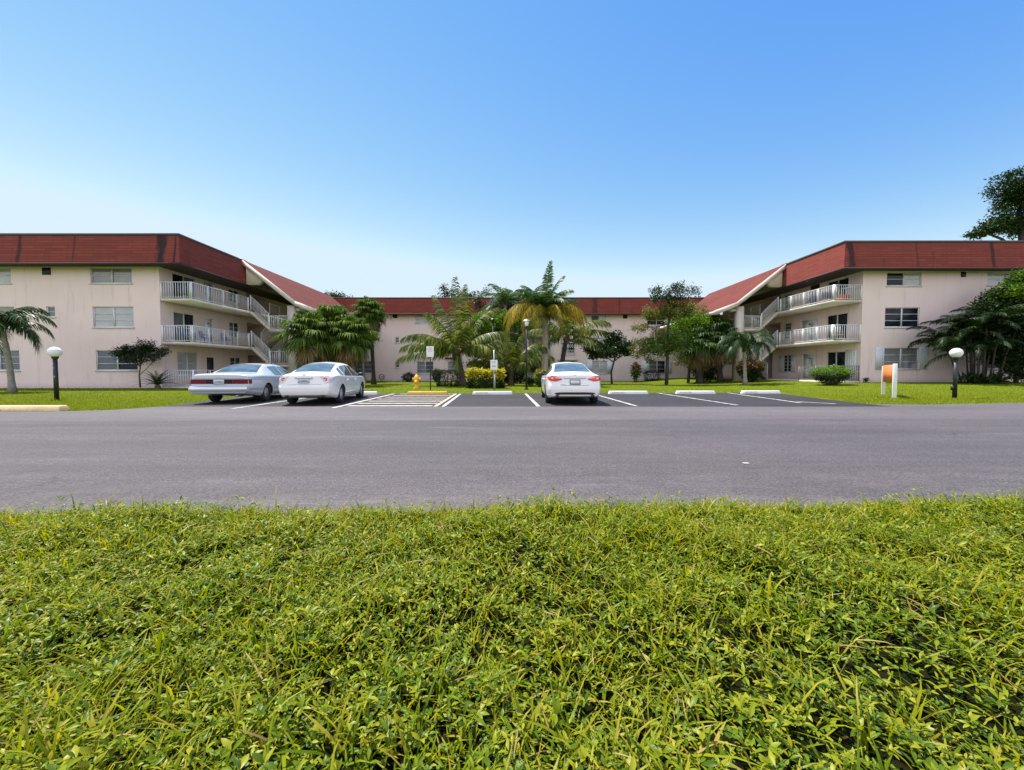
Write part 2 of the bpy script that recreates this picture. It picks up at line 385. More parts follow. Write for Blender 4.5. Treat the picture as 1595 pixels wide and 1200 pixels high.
def line(name, x0, y0, x1, y1, w, mat, z=.011):
    mb = MB(); n = 24; P = []
    d = Vector((x1-x0, y1-y0)); nn = Vector((-d.y, d.x)).normalized()*w/2
    for i in range(n+1):
        s = i/n; p = Vector((x0, y0))+d*s; k = 1+.04*math.sin(i*2.7+x0)
        P += [(p.x-nn.x*k, p.y-nn.y*k, z), (p.x+nn.x*k, p.y+nn.y*k, z)]
    mb.add(P, [(2*i, 2*i+1, 2*i+3, 2*i+2) for i in range(n)]); return mb.build(name, mat, kind='structure')
for a in [(-8.32, 11.75, -8.55, 18.6, .11), (-5.42, 12.05, -5.72, 19.3, .13), (.84, 12.5, .66, 19.4, .12), (3.97, 12.7, 3.93, 19.7, .11),
          (7.38, 13.0, 7.3, 19.9, .11), (10.1, 13.9, 10.9, 20.1, .11), (11.0, 13.5, 10.35, 14.45, .11), (-2.17, 12.5, -2.5, 19.3, .11)]:
    line('stall_line', *a, M['white_line'])
line('stall_line', -2.42, 12.5, -2.72, 19.3, .12, M['yellow_line'])
for i in range(7):
    y = 12.75+i*.92+.05*i*i*.5
    line('hatch_line', -5.28-.02*i, y, -2.55-.02*i, y, .30 if i < 3 else .26, M['hatch_line'], .0105)
line('stall_line', -15.5, 0, -15.5, .01, .001, M['white_line']) if False else None

# ------------------------------------------------------------------ foreground verge: soil, broadleaf cover, grass
def hv(x, y):
    return .04+.028*np.sin(1.9*x+.6)*np.sin(2.3*y+1)+.016*np.sin(4.7*x+2*np.sin(3.1*y))+.018*np.sin(8.1*y+1.7*np.sin(5.3*x))+.014*np.sin(13*x+9*y+2*np.sin(7*y))+.010*np.sin(23*x-5*np.sin(11*y))*np.sin(21*y+4*np.sin(9*x))
vx = np.arange(-14, 14.01, .1)
ty = np.linspace(0, 1, 46)[:, None]; ve = verge_edge(vx)
Yv = -2.5+(ve+2.5)*ty; Xv = np.tile(vx, (46, 1)); edge = np.clip((ve-Yv)/.25, 0, 1)
gridmesh('soil', Xv, Yv, hv(Xv, Yv)*edge+.005, M['soil'], kind='structure')
def rotm(az, el, roll, sx, sy=None, sz=None):
    f = np.stack([np.cos(az)*np.cos(el), np.sin(az)*np.cos(el), np.sin(el)], -1)
    s = np.stack([np.sin(az), -np.cos(az), 0*az], -1); un = np.cross(s, f)
    c, q = np.cos(roll)[:, None], np.sin(roll)[:, None]
    s2 = s*c+un*q; u2 = un*c-s*q
    sx = np.broadcast_to(sx, az.shape)[:, None]; sy = sx if sy is None else np.broadcast_to(sy, az.shape)[:, None]; sz = sy if sz is None else np.broadcast_to(sz, az.shape)[:, None]
    return np.stack([s2*sx, f*sy, u2*sz], -1)
# leaf along +y, unit length, unit width, folded along the midrib, tip drooping
LEAF_V = np.array([[0, 0, 0], [-.34, .28, .07], [-.5, .5, .07], [-.3, .78, .0], [0, 1, -.10], [.3, .78, .0], [.5, .5, .07], [.34, .28, .07], [0, .3, .03], [0, .6, .02]])
LEAF_F = [np.array([[0, 8, 1], [0, 7, 8], [4, 3, 9], [4, 9, 5]]), np.array([[1, 8, 9, 2], [7, 6, 9, 8]]), np.array([[2, 9, 3], [6, 5, 9]])]
BLADE_V = np.array([[-.5, 0, 0], [.5, 0, 0], [-.5, .35, .0], [.5, .35, .0], [-.38, .7, -.06], [.38, .7, -.06], [0, 1, -.2]])
BLADE_F = [np.array([[0, 1, 3, 2], [2, 3, 5, 4]]), np.array([[4, 5, 6]])]
def scatter(n, x0, x1, y0):
    x = rng.uniform(x0, x1, n); e = verge_edge(x); y = y0+(e-y0)*rng.uniform(0, 1, n); return x, y
A = 13*2.7
def patch(x, y, k): return .5+.5*np.sin(1.3*x+k)*np.sin(1.7*y+2*k)+.25*np.sin(3.9*x-2.2*y+k)
# broadleaf rosettes
nc = int(A*1050); x, y = scatter(nc, -6.5, 6.5, .45)
keep = rng.uniform(0, 1, nc) < np.clip(.45+.7*patch(x, y, .7), .5, 1)*np.where(verge_edge(x)-y < .28, .35, 1)
x, y = x[keep], y[keep]; nc = len(x)
hgt = hv(x, y)+(.008+.10*rng.beta(1.5, 2.4, nc))
nl = 5; az = rng.uniform(0, 6.28, nc)[:, None]+np.arange(nl)[None]*6.283/nl*rng.choice([1, 1, .8], nc)[:, None]+rng.normal(0, .35, (nc, nl))
el = rng.uniform(.05, .75, (nc, nl)); L = (.018+.028*rng.beta(1.6, 2.2, nc))[:, None]*rng.uniform(.7, 1.2, (nc, nl)); Wd = L*rng.uniform(.26, .42, (nc, nl))
tiltx, tilty = rng.normal(0, .25, nc)[:, None], rng.normal(0, .25, nc)[:, None]
el = el+tiltx*np.cos(az)+tilty*np.sin(az)
off = np.stack([np.repeat(x, nl), np.repeat(y, nl), np.repeat(hgt, nl)+rng.uniform(-.012, .006, nc*nl)], -1)
mb = MB(); mb.inst(LEAF_V, LEAF_F, rotm(az.ravel(), el.ravel(), rng.normal(0, .35, nc*nl), Wd.ravel(), L.ravel()), off)
mb.build('ground_cover', M['broad'], smooth=True, kind='stuff', label='broadleaf weeds with pointed leaves growing through the near verge')
# grass blades, single and in tufts
nb = int(A*3000); x, y = scatter(nb, -6.5, 6.5, .45)
p = patch(x, y, 3.1); keep = rng.uniform(0, 1, nb) < np.clip(.22+.75*p, .28, 1)+np.clip(.75-(verge_edge(x)-y)*.8, 0, .7)
x, y = x[keep], y[keep]
ntf = 600; tx, ty2 = scatter(ntf, -6.5, 6.5, .45); k = 9
x = np.concatenate([x, np.repeat(tx, k)+rng.normal(0, .018, ntf*k)]); y = np.concatenate([y, np.repeat(ty2, k)+rng.normal(0, .018, ntf*k)])
nb = len(x); big = np.concatenate([np.zeros(nb-ntf*k), np.ones(ntf*k)])
az = rng.uniform(0, 6.28, nb); el = np.clip(rng.normal(.75, .32, nb)+.15*big, .05, 1.5)
L = rng.gamma(6, .0112, nb)*(1+.45*big)+.03; W = rng.uniform(.004, .0085, nb)*(1+.35*big)
mb = MB(); mb.inst(BLADE_V, BLADE_F, rotm(az, el, rng.normal(0, .5, nb), W, L, L*rng.uniform(.6, 2.2, nb)), np.stack([x, y, hv(x, y)*np.clip((verge_edge(x)-y)/.25, 0, 1)+.004], -1))
mb.build('grass', M['blade'], smooth=True, kind='stuff', label='long blades of grass on the near verge')
# small clover leaves close to the soil
nk = int(A*900); x, y = scatter(nk, -6.5, 6.5, .45); keep = rng.uniform(0, 1, nk) < np.clip(patch(x, y, 5.2), .1, 1); x, y = x[keep], y[keep]; nk = len(x); k3 = 3
az = rng.uniform(0, 6.28, nk)[:, None]+np.arange(3)[None]*2.094; Lk = np.repeat(rng.uniform(.009, .016, nk), 3)
mb = MB(); mb.inst(LEAF_V, LEAF_F, rotm(az.ravel(), rng.normal(.25, .25, nk*3), rng.normal(0, .2, nk*3), Lk*.85, Lk), np.stack([np.repeat(x, 3), np.repeat(y, 3), np.repeat(hv(x, y)+rng.uniform(.01, .045, nk), 3)], -1))
mb.build('clover', M['clover'], smooth=True, kind='stuff', label='small three leaved clover between the weeds of the near verge')
# runners creeping out over the asphalt edge
nr = 1100; x = rng.uniform(-6.5, 6.5, nr); y = verge_edge(x)+rng.exponential(.03, nr)-.03; L = rng.uniform(.04, .12, nr)
mb = MB(); mb.inst(BLADE_V, BLADE_F, rotm(rng.uniform(0, 6.28, nr), rng.normal(.3, .25, nr), rng.normal(0, .5, nr), rng.uniform(.004, .007, nr), L), np.stack([x, y, np.full(nr, .006)], -1))
mb.build('grass_runners', M['blade'], kind='stuff', label='grass runners creeping over the crumbled asphalt edge')
# straw
ns = int(A*55); x, y = scatter(ns, -6.5, 6.5, .45)
mb = MB(); mb.inst(BLADE_V, BLADE_F, rotm(rng.uniform(0, 6.28, ns), rng.normal(.25, .25, ns), rng.normal(0, .6, ns), rng.uniform(.0025, .006, ns), rng.uniform(.05, .14, ns)), np.stack([x, y, hv(x, y)+rng.uniform(.01, .07, ns)], -1))
mb.build('dry_grass', M['straw'], kind='stuff', label='dry straw blades lying among the verge grass')
# far lawn blades
n = 420000; yq = 1/rng.uniform(1/44, 1/10.6, n); x = rng.uniform(-1.02, 1.02, n)*np.minimum(yq*1.42+2, 40)
on = (yq < road_far(x)+.03) | ((x > lot_left(yq)-.02) & (x < lot_right(yq)+.02) & (yq > 12) & (yq < lot_far(x)+.02))
x, yq = x[~on], yq[~on]; n = len(x)
TRI = np.array([[-.5, 0, 0], [.5, 0, 0], [0, 1, 0]]); 
mb = MB(); sc = .6+.4*np.clip(yq/25, 0, 1.6)
mb.inst(TRI, [np.array([[0, 1, 2]])], rotm(rng.uniform(0, 6.28, n), rng.uniform(.4, 1.4, n), rng.normal(0, .4, n), rng.uniform(.010, .02, n)*sc, rng.uniform(.035, .085, n)), np.stack([x, yq, gh(x, yq)-.003], -1))
mb.build('lawn_grass', M['grass_far'], kind='stuff', label='short mown lawn grass around the apartment blocks')
# ------------------------------------------------------------------ apartment buildings
def wallsheet(mb, P, a0, a1, z0, z1, ops, depth=.14):
    A_ = sorted({a0, a1, *[o[0] for o in ops], *[o[1] for o in ops]}); Z_ = sorted({z0, z1, *[o[2] for o in ops], *[o[3] for o in ops]})
    A_ = [a for a in A_ if a0 <= a <= a1]; Z_ = [z for z in Z_ if z0 <= z <= z1]
    for i in range(len(A_)-1):
        for j in range(len(Z_)-1):
            ca, cz = (A_[i]+A_[i+1])/2, (Z_[j]+Z_[j+1])/2
            if any(o[0] < ca < o[1] and o[2] < cz < o[3] for o in ops): continue
            mb.quad(P(A_[i], 0, Z_[j]), P(A_[i+1], 0, Z_[j]), P(A_[i+1], 0, Z_[j+1]), P(A_[i], 0, Z_[j+1]))
    for b0, b1, c0, c1 in ops:
        d = depth
        mb.quad(P(b0, 0, c0), P(b0, d, c0), P(b0, d, c1), P(b0, 0, c1)); mb.quad(P(b1, 0, c0), P(b1, d, c0), P(b1, d, c1), P(b1, 0, c1))
        mb.quad(P(b0, 0, c0), P(b1, 0, c0), P(b1, d, c0), P(b0, d, c0)); mb.quad(P(b0, 0, c1), P(b1, 0, c1), P(b1, d, c1), P(b0, d, c1))
def pbox(mb, P, a0, a1, d0, d1, z0, z1): mb.box(a0, a1, d0, d1, z0, z1, T=P)
def window(par, P, a0, a1, z0, z1, panes=('p_mid', 'p_mid'), bars=2, fr='frame', sill=True, name='window'):
    f = MB(); e = .05; d0, d1 = .045, .10
    pbox(f, P, a0, a1, d0, d1, z0, z0+e); pbox(f, P, a0, a1, d0, d1, z1-e, z1)
    pbox(f, P, a0, a0+e, d0, d1, z0+e, z1-e); pbox(f, P, a1-e, a1, d0, d1, z0+e, z1-e)
    n = len(panes); w = (a1-a0)/n
    for i in range(1, n): pbox(f, P, a0+i*w-.04, a0+i*w+.04, d0-.01, d1, z0+e, z1-e)
    for i in range(n):
        lo = a0+i*w+(e if i == 0 else .04); hi = a0+(i+1)*w-(e if i == n-1 else .04)
        for k in range(1, bars+1):
            z = z0+(z1-z0)*k/(bars+1); pbox(f, P, lo, hi, d0+.008, d1-.008, z-.018, z+.018)
    if sill: pbox(f, P, a0-.06, a1+.06, -.05, .043, z0-.09, z0-.003)
    fo = f.build(name, M[fr], par)
    for i, pm in enumerate(panes):
        g = MB(); tl = rng.normal(0, .004, 4)
        g.quad(P(a0+i*w+.02, .085+tl[0], z0+.02), P(a0+(i+1)*w-.02, .085+tl[1], z0+.02), P(a0+(i+1)*w-.02, .085+tl[2], z1-.02), P(a0+i*w+.02, .085+tl[3], z1-.02))
        g.build('pane', M[pm], fo)
    return fo
def door(par, P, a0, a1, z0, z1, mat='door', double=False):
    d = MB(); pbox(d, P, a0+.06, a1-.06, .06, .10, z0+.01, z1-.06)
    pbox(d, P, a0, a0+.057, .02, .12, z0, z1); pbox(d, P, a1-.057, a1, .02, .12, z0, z1); pbox(d, P, a0+.06, a1-.06, .02, .12, z1-.057, z1)
    nn = 2 if double else 1; w = (a1-a0-.12)/nn
    for i in range(nn):      # raised panels
        b0 = a0+.06+i*w
        for c0, c1 in ((.15, .85), (1.0, 1.75)):
            pbox(d, P, b0+.14, b0+w-.14, .045, .058, z0+c0, z0+c1)
    o = d.build('door', M[mat], par)
    h = MB(); h.tube([P(a0+.14, .055, z0+1.0), P(a0+.14, -.01, z0+1.0)], [.025, .035], 8); h.build('handle', M['galv'], o)
    k = MB(); pbox(k, P, (a0+a1)/2-.09, (a0+a1)/2+.09, .03, .043, z1-.42, z1-.34); k.build('number_plate', M['black'], o)
    return o
def shutter(par, P, a0, a1, z0, z1):
    s = MB(); pbox(s, P, a0, a1, -.045, -.004, z0, z1); n = 5
    for i in range(n): s.box(a0+(a1-a0)*(i+.25)/n, a0+(a1-a0)*(i+.75)/n, -.06, -.047, z0+.05, z1-.05, T=P)
    return s.build('shutter', M['shutter'], par)
def railrun(mb, T, p0, p1, h=1.05, lift=0,  gap=.155, ends=True, big=False, pk=.013):
    p0, p1 = Vector(p0), Vector(p1); L = (p1-p0).length; n = max(1, round(L/gap)); d = p1-p0
    hz = Vector((d.x, d.y, 0)).normalized(); s = Vector((-hz.y, hz.x, 0))
    def bar(a, b, w, t):     # slanted bar, w across, t high
        V = [q+s*i*w+Vector((0, 0, j*t)) for q in (a, b) for i, j in ((-1, -1), (1, -1), (1, 1), (-1, 1))]
        mb.add([T(*v) for v in V], [(0, 1, 2, 3), (4, 7, 6, 5), (0, 4, 5, 1), (1, 5, 6, 2), (2, 6, 7, 3), (3, 7, 4, 0)])
    up = Vector((0, 0, 1))
    bar(p0+up*h, p1+up*h, .022, .018); bar(p0+up*(.09+lift), p1+up*(.09+lift), .016, .014)
    for i in range(n+1):
        if not ends and i in (0, n): continue
        post = i in (0, n) or (i % 9 == 0 and n-i > 4); q = p0+d*(i/n); w = (.045 if big and i in (0, n) else .028) if post else pk
        mb.box(q.x-w, q.x+w, q.y-w, q.y+w, q.z+(0 if post else .10+lift), q.z+h+(.02 if post else -.018), T=T)
M['rail_grey'] = simple('weathered_rail', (.22, .21, .21), .6)
def rails(par, T, *runs, mat='rail'):
    for a, e, big in runs:
        sl = abs(a[2]-e[2]) > .1; q = MB(); railrun(q, T, a, e, h=1.25 if sl else 1.05, lift=.27 if sl else 0, big=bool(big), pk=.0085 if abs(a[1]-e[1]) > 1 else .0125); q.build('railing', M[mat], par)
def flight(mb, T, u0, z0, u1, z1, v0, v1, n=8, th=.13):
    for i in range(n):
        a, b = u0+(u1-u0)*i/n, u0+(u1-u0)*(i+1)/n; zt = z0+(z1-z0)*(i+1)/n
        la, lb = z0+(z1-z0)*i/n-th-.02, z0+(z1-z0)*(i+1)/n-th-.02
        if i == 0: la = z0-th
        P_ = [(a, v0, la), (b, v0, lb), (b, v1, lb), (a, v1, la), (a, v0, zt), (b, v0, zt), (b, v1, zt), (a, v1, zt)]
        mb.add([T(*p) for p in P_], [(0,3,2,1),(4,5,6,7),(0,1,5,4),(1,2,6,5),(2,3,7,6),(3,0,4,7)])

def wing(sx, Xc, Y1, gz, W, VE, flare, label, wins, inner, smalls):
    b = thing('apartment_building', label, 'building', (Xc, Y1, gz))
    T = lambda u, v, z: (sx*u, v, z)
    PF = lambda a, d, z: (sx*a, d, z)             # front wall: a = u, d = depth
    PI_ = lambda a, d, z: (sx*(-d), a, z)         # inner wall: a = v, d into the block
    SOF = 7.72; TOP = 9.5
    wb = MB()
    wallsheet(wb, PF, -W, 0, -.4, SOF, [w[:4] for w in wins]+[s[:4] for s in smalls if s[4] == 'w'])
    wallsheet(wb, PI_, 0, VE, -.4, SOF, [w[:4] for w in inner])
    wb.quad(T(-W, 0, -.4), T(-W, VE, -.4), T(-W, VE, SOF), T(-W, 0, SOF)); wb.quad(T(-W, VE, -.4), T(0, VE, -.4), T(0, VE, SOF), T(-W, VE, SOF))
    wb.build('wall', M['wall'], b)
    for w in wins: 
        window(b, PF, *w[:4], panes=w[4], bars=w[5])
        if len(w) > 6 and w[6]:
            for a0, a1 in w[6]: shutter(b, PF, a0, a1, w[2]-.05, w[3]+.05)
    for s in smalls:
        if s[4] == 'w': window(b, PF, *s[:4], panes=('p_blind',), bars=1)
        else:
            v = MB(); pbox(v, PF, s[0], s[1], -.02, -.002, s[2], s[3]); v.build('vent', M['black'], b)
    for w in inner:
        if w[4] == 'way':            # open breezeway running back through the block
            q = MB(); a0, a1, z0, z1 = w[:4]; D = 9.0
            for k in ((a0, .14, z0, a0, D, z0, a0, D, z1, a0, .14, z1), (a1, .14, z0, a1, D, z0, a1, D, z1, a1, .14, z1), (a0, .14, z0, a1, .14, z0, a1, D, z0, a0, D, z0), (a0, .14, z1, a1, .14, z1, a1, D, z1, a0, D, z1), (a0, D, z0, a1, D, z0, a1, D, z1, a0, D, z1)):
                q.quad(*[PI_(*k[i:i+3]) for i in (0, 3, 6, 9)])
            q.build('breezeway', M['wall'], b)
        elif w[4] == 'door': door(b, PI_, *w[:4], mat=w[5], double=w[1]-w[0] > 1.3)
        else:
            window(b, PI_, *w[:4], panes=w[5], bars=w[6], sill=w[2]-int(w[2]/2.76)*2.76 > .6)
            for a0, a1 in (w[7] if len(w) > 7 else ()): shutter(b, PI_, a0, a1, w[2]-.03, w[3]+.03)
    # mansard
    r = MB(); r.quad(T(-W-.8, -.8, SOF), T(2.0, -.8, SOF), T(1.78, -.56, TOP), T(-W-.6, -.56, TOP)); r.build('front_mansard', M['roof_x'] if sx > 0 else M['roof_r'], b)
    r = MB(); r.quad(T(2.0, -.8, SOF), T(2.0, 5.5, SOF), T(1.78, 5.5, TOP), T(1.78, -.56, TOP))
    r.build('side_mansard', M['roof_y'], b)
    s = MB(); s.quad(T(-W-.8, -.8, SOF-.005), T(2.0, -.8, SOF-.005), T(2.0, 0, SOF-.005), T(-W-.8, 0, SOF-.005)); s.quad(T(-.02, 0, SOF-.005), T(2.0, 0, SOF-.005), T(2.0, VE, SOF-.005), T(-.02, VE, SOF-.005)); s.build('soffit', M['soffit'], b)
    c = MB(); c.box(-W-.85, 2.03, -.85, -.79, SOF-.10, SOF+.03, T=T); c.box(1.985, 2.035, -.789, 5.5, SOF-.10, SOF+.03, T=T); c.build('drip_edge', M['drip'], b)
    c = MB(); c.box(-W-.62, 1.82, -.60, -.50, TOP-.03, TOP+.11, T=T); c.box(1.74, 1.82, -.499, 5.2, TOP-.03, TOP+.11, T=T); c.build('coping', M['coping'], b)
    c = MB(); c.box(-W, 1.75, -.52, VE, TOP-.25, TOP-.02, T=T); c.build('flat_roof', M['flatroof'], b)
    # stair roof
    sec = [(1.60, 9.66), (5.75, 6.38), (flare, 6.38-.37*(flare-5.75))]
    t = MB()
    for (a, za), (e, ze) in zip(sec[:-1], sec[1:]):
        n = 14
        for i in range(n):
            for j in range(6):
                f0, f1 = i/n, (i+1)/n; v0, v1 = 5.45+(VE-5.45)*j/6, 5.45+(VE-5.45)*(j+1)/6
                t.quad(T(a+(e-a)*f0, v0, za+(ze-za)*f0), T(a+(e-a)*f1, v0, za+(ze-za)*f1), T(a+(e-a)*f1, v1, za+(ze-za)*f1), T(a+(e-a)*f0, v1, za+(ze-za)*f0))
    so = t.build('stair_roof', M['roof_s'], b)
    t = MB()                                     # raised verge course next to the rake
    for (a, za), (e, ze) in zip(sec[:-1], sec[1:]):
        V = [(a, 5.3, za+.06), (e, 5.3, ze+.06), (e, 6.0, ze+.06), (a, 6.0, za+.06), (a, 6.0, za), (e, 6.0, ze)]
        t.add([T(*p) for p in V], [(0, 1, 2, 3), (3, 2, 5, 4)])
    t.build('verge_tiles', M['roof_s'], so)
    t = MB()
    for (a, za), (e, ze) in zip(sec[:-1], sec[1:]):
        t.quad(T(a, 5.3, za-.24), T(e, 5.3, ze-.24), T(e, VE, ze-.24), T(a, VE, za-.24))
        P_ = [(a, 5.2, za-.30), (e, 5.2, ze-.30), (e, 5.3, ze-.30), (a, 5.3, za-.30), (a, 5.2, za+.075), (e, 5.2, ze+.075), (e, 5.3, ze+.075), (a, 5.3, za+.075)]
        t.add([T(*p) for p in P_], [(0,3,2,1),(4,5,6,7),(0,1,5,4),(1,2,6,5),(2,3,7,6),(3,0,4,7)])
    u1, z1 = sec[-1]; t.box(u1, u1+.08, 5.2, VE, z1-.25, z1+.02, T=T)
    V = [(2.0, 5.35, 7.75), (2.0, 5.35, 9.0), (3.2, 5.35, 8.08), (2.9, 5.35, 7.75)]; t.add([T(*p) for p in V]+[T(p[0], 5.75, p[2]) for p in V], [(0, 1, 2, 3), (4, 7, 6, 5), (0, 3, 7, 4), (3, 2, 6, 7)])
    t.build('rake_board', M['cream'], b)
    p = MB(); p.box(5.0, 5.58, 5.5, 6.1, -.4, 6.15, T=T); p.box(5.58, 6.2, 5.6, 6.0, 5.75, 6.0, T=T); p.build('pillar', M['slab'], b)
    p = MB(); p.box(5.0, 5.58, 11.5, 12.1, -.4, 6.15, T=T); p.build('pillar', M['slab'], b)
    # balconies, stairs
    for z in (2.96, 5.72):
        s = MB(); s.box(0, 2.0, .03, VE, z-.16, z, T=T); bo = s.build('balcony', M['slab'], b)
        rails(bo, T, ((.03, .08, z), (1.89, .08, z), 1), ((1.95, .08, z), (1.95, 5.55, z), 1), ((1.95, 8.3, z), (1.95, 13.4, z), 0))
        zm = z-1.38
        s = MB(); flight(s, T, 3.5, zm, 2.0, z, 5.65, 6.75); flight(s, T, 3.5, zm, 2.0, z-2.76+(.0 if z > 4 else .0), 6.95, 8.05)
        s.box(3.5, 5.0, 5.65, 8.05, zm-.2, zm, T=T); st = s.build('staircase', M['slab'], b)
        rails(st, T, ((2.05, 5.70, z), (3.42, 5.70, zm), 0), ((3.5, 5.70, zm), (4.95, 5.70, zm), 0), ((3.45, 7.0, zm), (2.0, 7.0, z-2.76), 0), ((3.5, 8.0, zm), (4.95, 8.0, zm), 0))
    s = MB(); s.box(0, 2.0, .03, VE, -.3, .10, T=T); po = s.build('patio', M['slab'], b)
    rails(po, T, ((.03, .08, .1), (1.89, .08, .1), 0), ((1.95, .08, .1), (1.95, 3.2, .1), 0), mat='rail' if sx > 0 else 'rail_grey')
    return b

zs = [(6.68, 7.66), (3.9, 5.2), (1.15, 2.42)]
L3 = ('p_light', 'p_light'); Dk = ('p_dark', 'p_dark')
wing(1, -22.4, 25.5, 0, 15, 20.6, 6.9, 'pink three-storey block with blue chairs on its balcony, behind the silver boxy saloon', 
     [(-4.35, -1.73, *zs[0], ('p_mid', 'p_mid'), 1), (-4.3, -1.7, *zs[1], L3, 2), (-4.2, -1.55, *zs[2], ('p_blind', 'p_dark'), 2),
      (-12.0, -9.4, *zs[0], L3, 1), (-11.8, -9.3, *zs[1], ('p_mid', 'p_mid'), 2), (-11.7, -9.1, *zs[2], ('p_blind', 'p_blind'), 2)],
     [(1.0, 2.9, 5.80, 7.6, 'win', ('p_dark', 'p_blind'), 0), (3.7, 4.6, 5.72, 7.7, 'door', 'door'), (6.2, 7.4, 6.6, 7.6, 'win', Dk, 2), (8.3, 10.9, 5.72, 7.71, 'way'),
      (1.0, 2.75, 3.05, 5.05, 'win', ('p_blind', 'p_dark'), 1), (3.6, 4.5, 2.96, 4.98, 'door', 'door'), (6.2, 7.3, 3.8, 5.0, 'win', ('p_blind', 'p_dark'), 2), (8.3, 10.9, 2.96, 5.2, 'way'),
      (1.2, 2.95, .85, 2.42, 'win', ('p_light', 'p_light'), 1), (3.75, 4.45, .1, 2.1, 'door', 'darkdoor'), (6.2, 7.4, 1.0, 2.2, 'win', Dk, 2), (8.3, 10.9, .1, 2.45, 'way')],
     [(-7.4, -6.85, 7.2, 7.65, 'v'), (-7.25, -6.7, 4.55, 5.2, 'w')])
wing(-1, 24.3, 27.8, .3, 15, 18.4, 7.6, 'pink three-storey block with grey shutters, beside the orange board on two white posts',
     [(-4.05, -1.64, 6.7, 7.62, ('p_light', 'p_dark'), 1), (-4.0, -1.6, 3.85, 5.2, Dk, 2), (-4.05, -1.64, .95, 2.4, ('p_mid', 'p_mid'), 2, [(-4.62, -4.08), (-1.61, -1.02)]),
      (-11.3, -8.6, 6.75, 7.6, L3, 1), (-11.3, -8.7, 3.85, 5.2, Dk, 2), (-11.3, -8.7, .95, 2.4, ('p_light', 'p_dark'), 2)],
     [(1.2, 3.1, 5.80, 7.6, 'win', Dk, 0), (3.9, 4.9, 5.72, 7.7, 'door', 'darkdoor'), (7.0, 8.0, 6.3, 7.5, 'win', Dk, 2), (8.4, 11.0, 5.72, 7.71, 'way'),
      (1.2, 3.1, 3.05, 5.05, 'win', Dk, 0), (4.0, 5.8, 2.96, 5.0, 'door', 'door'), (7.0, 7.9, 3.6, 5.0, 'win', ('p_blind',), 4), (8.4, 11.0, 2.96, 5.2, 'way'),
      (1.3, 3.0, .2, 2.25, 'win', Dk, 0, [(.35, 1.25)]), (4.0, 5.6, .1, 2.2, 'door', 'door'), (6.9, 7.9, .7, 2.2, 'win', Dk, 4, [(6.35, 6.87), (7.93, 8.45)]), (9.4, 11.0, .1, 2.45, 'way')],
     [(-7.1, -6.75, 7.3, 7.65, 'v')])

# centre block behind the palms
b = thing('apartment_building', 'long pink three-storey block across the back of the court, behind the palms', 'building', (0, 46.5, -.15))
PC = lambda a, d, z: (a, d, z); SOF = 7.75; TOP = 9.55
cw = [(-18.6, -16.2, 6.7, 7.65, Dk, 1), (-11.2, -9.1, 6.75, 7.68, L3, 1), (9.2, 10.95, 6.6, 7.65, ('p_dark', 'p_light'), 1), (15.7, 17.9, 6.55, 7.6, Dk, 1),
      (-18.6, -16.2, 3.9, 5.15, Dk, 2), (-11.1, -9.1, 3.9, 5.15, ('p_mid', 'p_mid'), 2), (9.2, 10.95, 3.9, 5.1, ('p_mid', 'p_light'), 2), (15.7, 17.9, 3.85, 5.1, Dk, 2),
      (-18.6, -16.2, .95, 2.4, ('p_blind', 'p_blind'), 2), (-11.1, -9.15, .95, 2.32, ('p_mid', 'p_blind'), 2), (-7.5, -6.0, 1.05, 2.3, ('p_mid',), 2),
      (9.35, 11.1, .95, 2.4, L3, 2, [(8.7, 9.32), (11.13, 11.6)]), (16.0, 17.9, .95, 2.4, ('p_blind', 'p_dark'), 2, [(15.2, 15.97), (17.93, 18.6)])]
sm = [(-13.6, -13.15, 4.5, 5.15), (-13.6, -13.15, 1.6, 2.3), (12.9, 13.4, 4.5, 5.1)]
dk = [(5.7, 7.3, .0, 2.35)]; b2 = [(5.75, 7.3, 3.3, 5.0)]
wb = MB(); o_ = [w[:4] for w in cw]+sm
wallsheet(wb, PC, -26, -4.6, -.4, SOF, [o for o in o_ if o[1] < -4]); wallsheet(wb, PC, 4.6, 26, -.4, SOF, [o for o in o_+dk+b2 if o[0] > 4])
wallsheet(wb, lambda a, d, z: (a, 2.6+d, z), -4.6, 4.6, -.4, SOF, [])
for x in (-4.6, 4.6): wb.quad((x, 0, -.4), (x, 2.6, -.4), (x, 2.6, SOF), (x, 0, SOF))
wb.box(-26, 26, 9.9, 10, -.4, SOF); wb.build('wall', M['wall_c'], b)
for w in cw:
    window(b, PC, *w[:4], panes=w[4], bars=w[5])
    for a0, a1 in (w[6] if len(w) > 6 else ()): shutter(b, PC, a0, a1, w[2]-.03, w[3]+.03)
for s in sm: window(b, PC, *s, panes=('p_blind',), bars=1)
for x0, x1, z0, z1 in ((-13.85, -13.3, 7.35, 7.74), (12.9, 13.4, 7.3, 7.72)):
    v = MB(); v.box(x0, x1, -.02, -.003, z0, z1); v.build('vent', M['black'], b)
door(b, PC, 5.7, 7.3, 0, 2.35, 'darkdoor', True); window(b, PC, 5.75, 7.3, 3.3, 5.0, panes=('p_mid', 'p_dark'), bars=1)
s = MB()
s.box(5.6, 7.45, -.14, -.05, 3.1, 3.16); s.box(5.6, 7.45, -.14, -.05, 4.5, 4.56)
for i in range(7):
    x = 5.72+i*.27
    for z, ph in ((3.45, 0), (4.1, 1)): s.tube([(x+.12*math.cos(k*.75+ph)*(1-k*.06), -.1, z+.26*math.sin(k*.75+ph)*(1-k*.06)) for k in range(9)], .022, 5)
s.build('ornamental_screen', M['rail'], b)
s = MB(); s.box(5.4, 7.6, -.5, 0, 2.42, 2.62); s.build('ledge', M['cream'], b)
s = MB(); s.box(-7.8, -5.9, -.25, 0, 2.62, 2.78); s.build('ledge', M['soffit'], b)
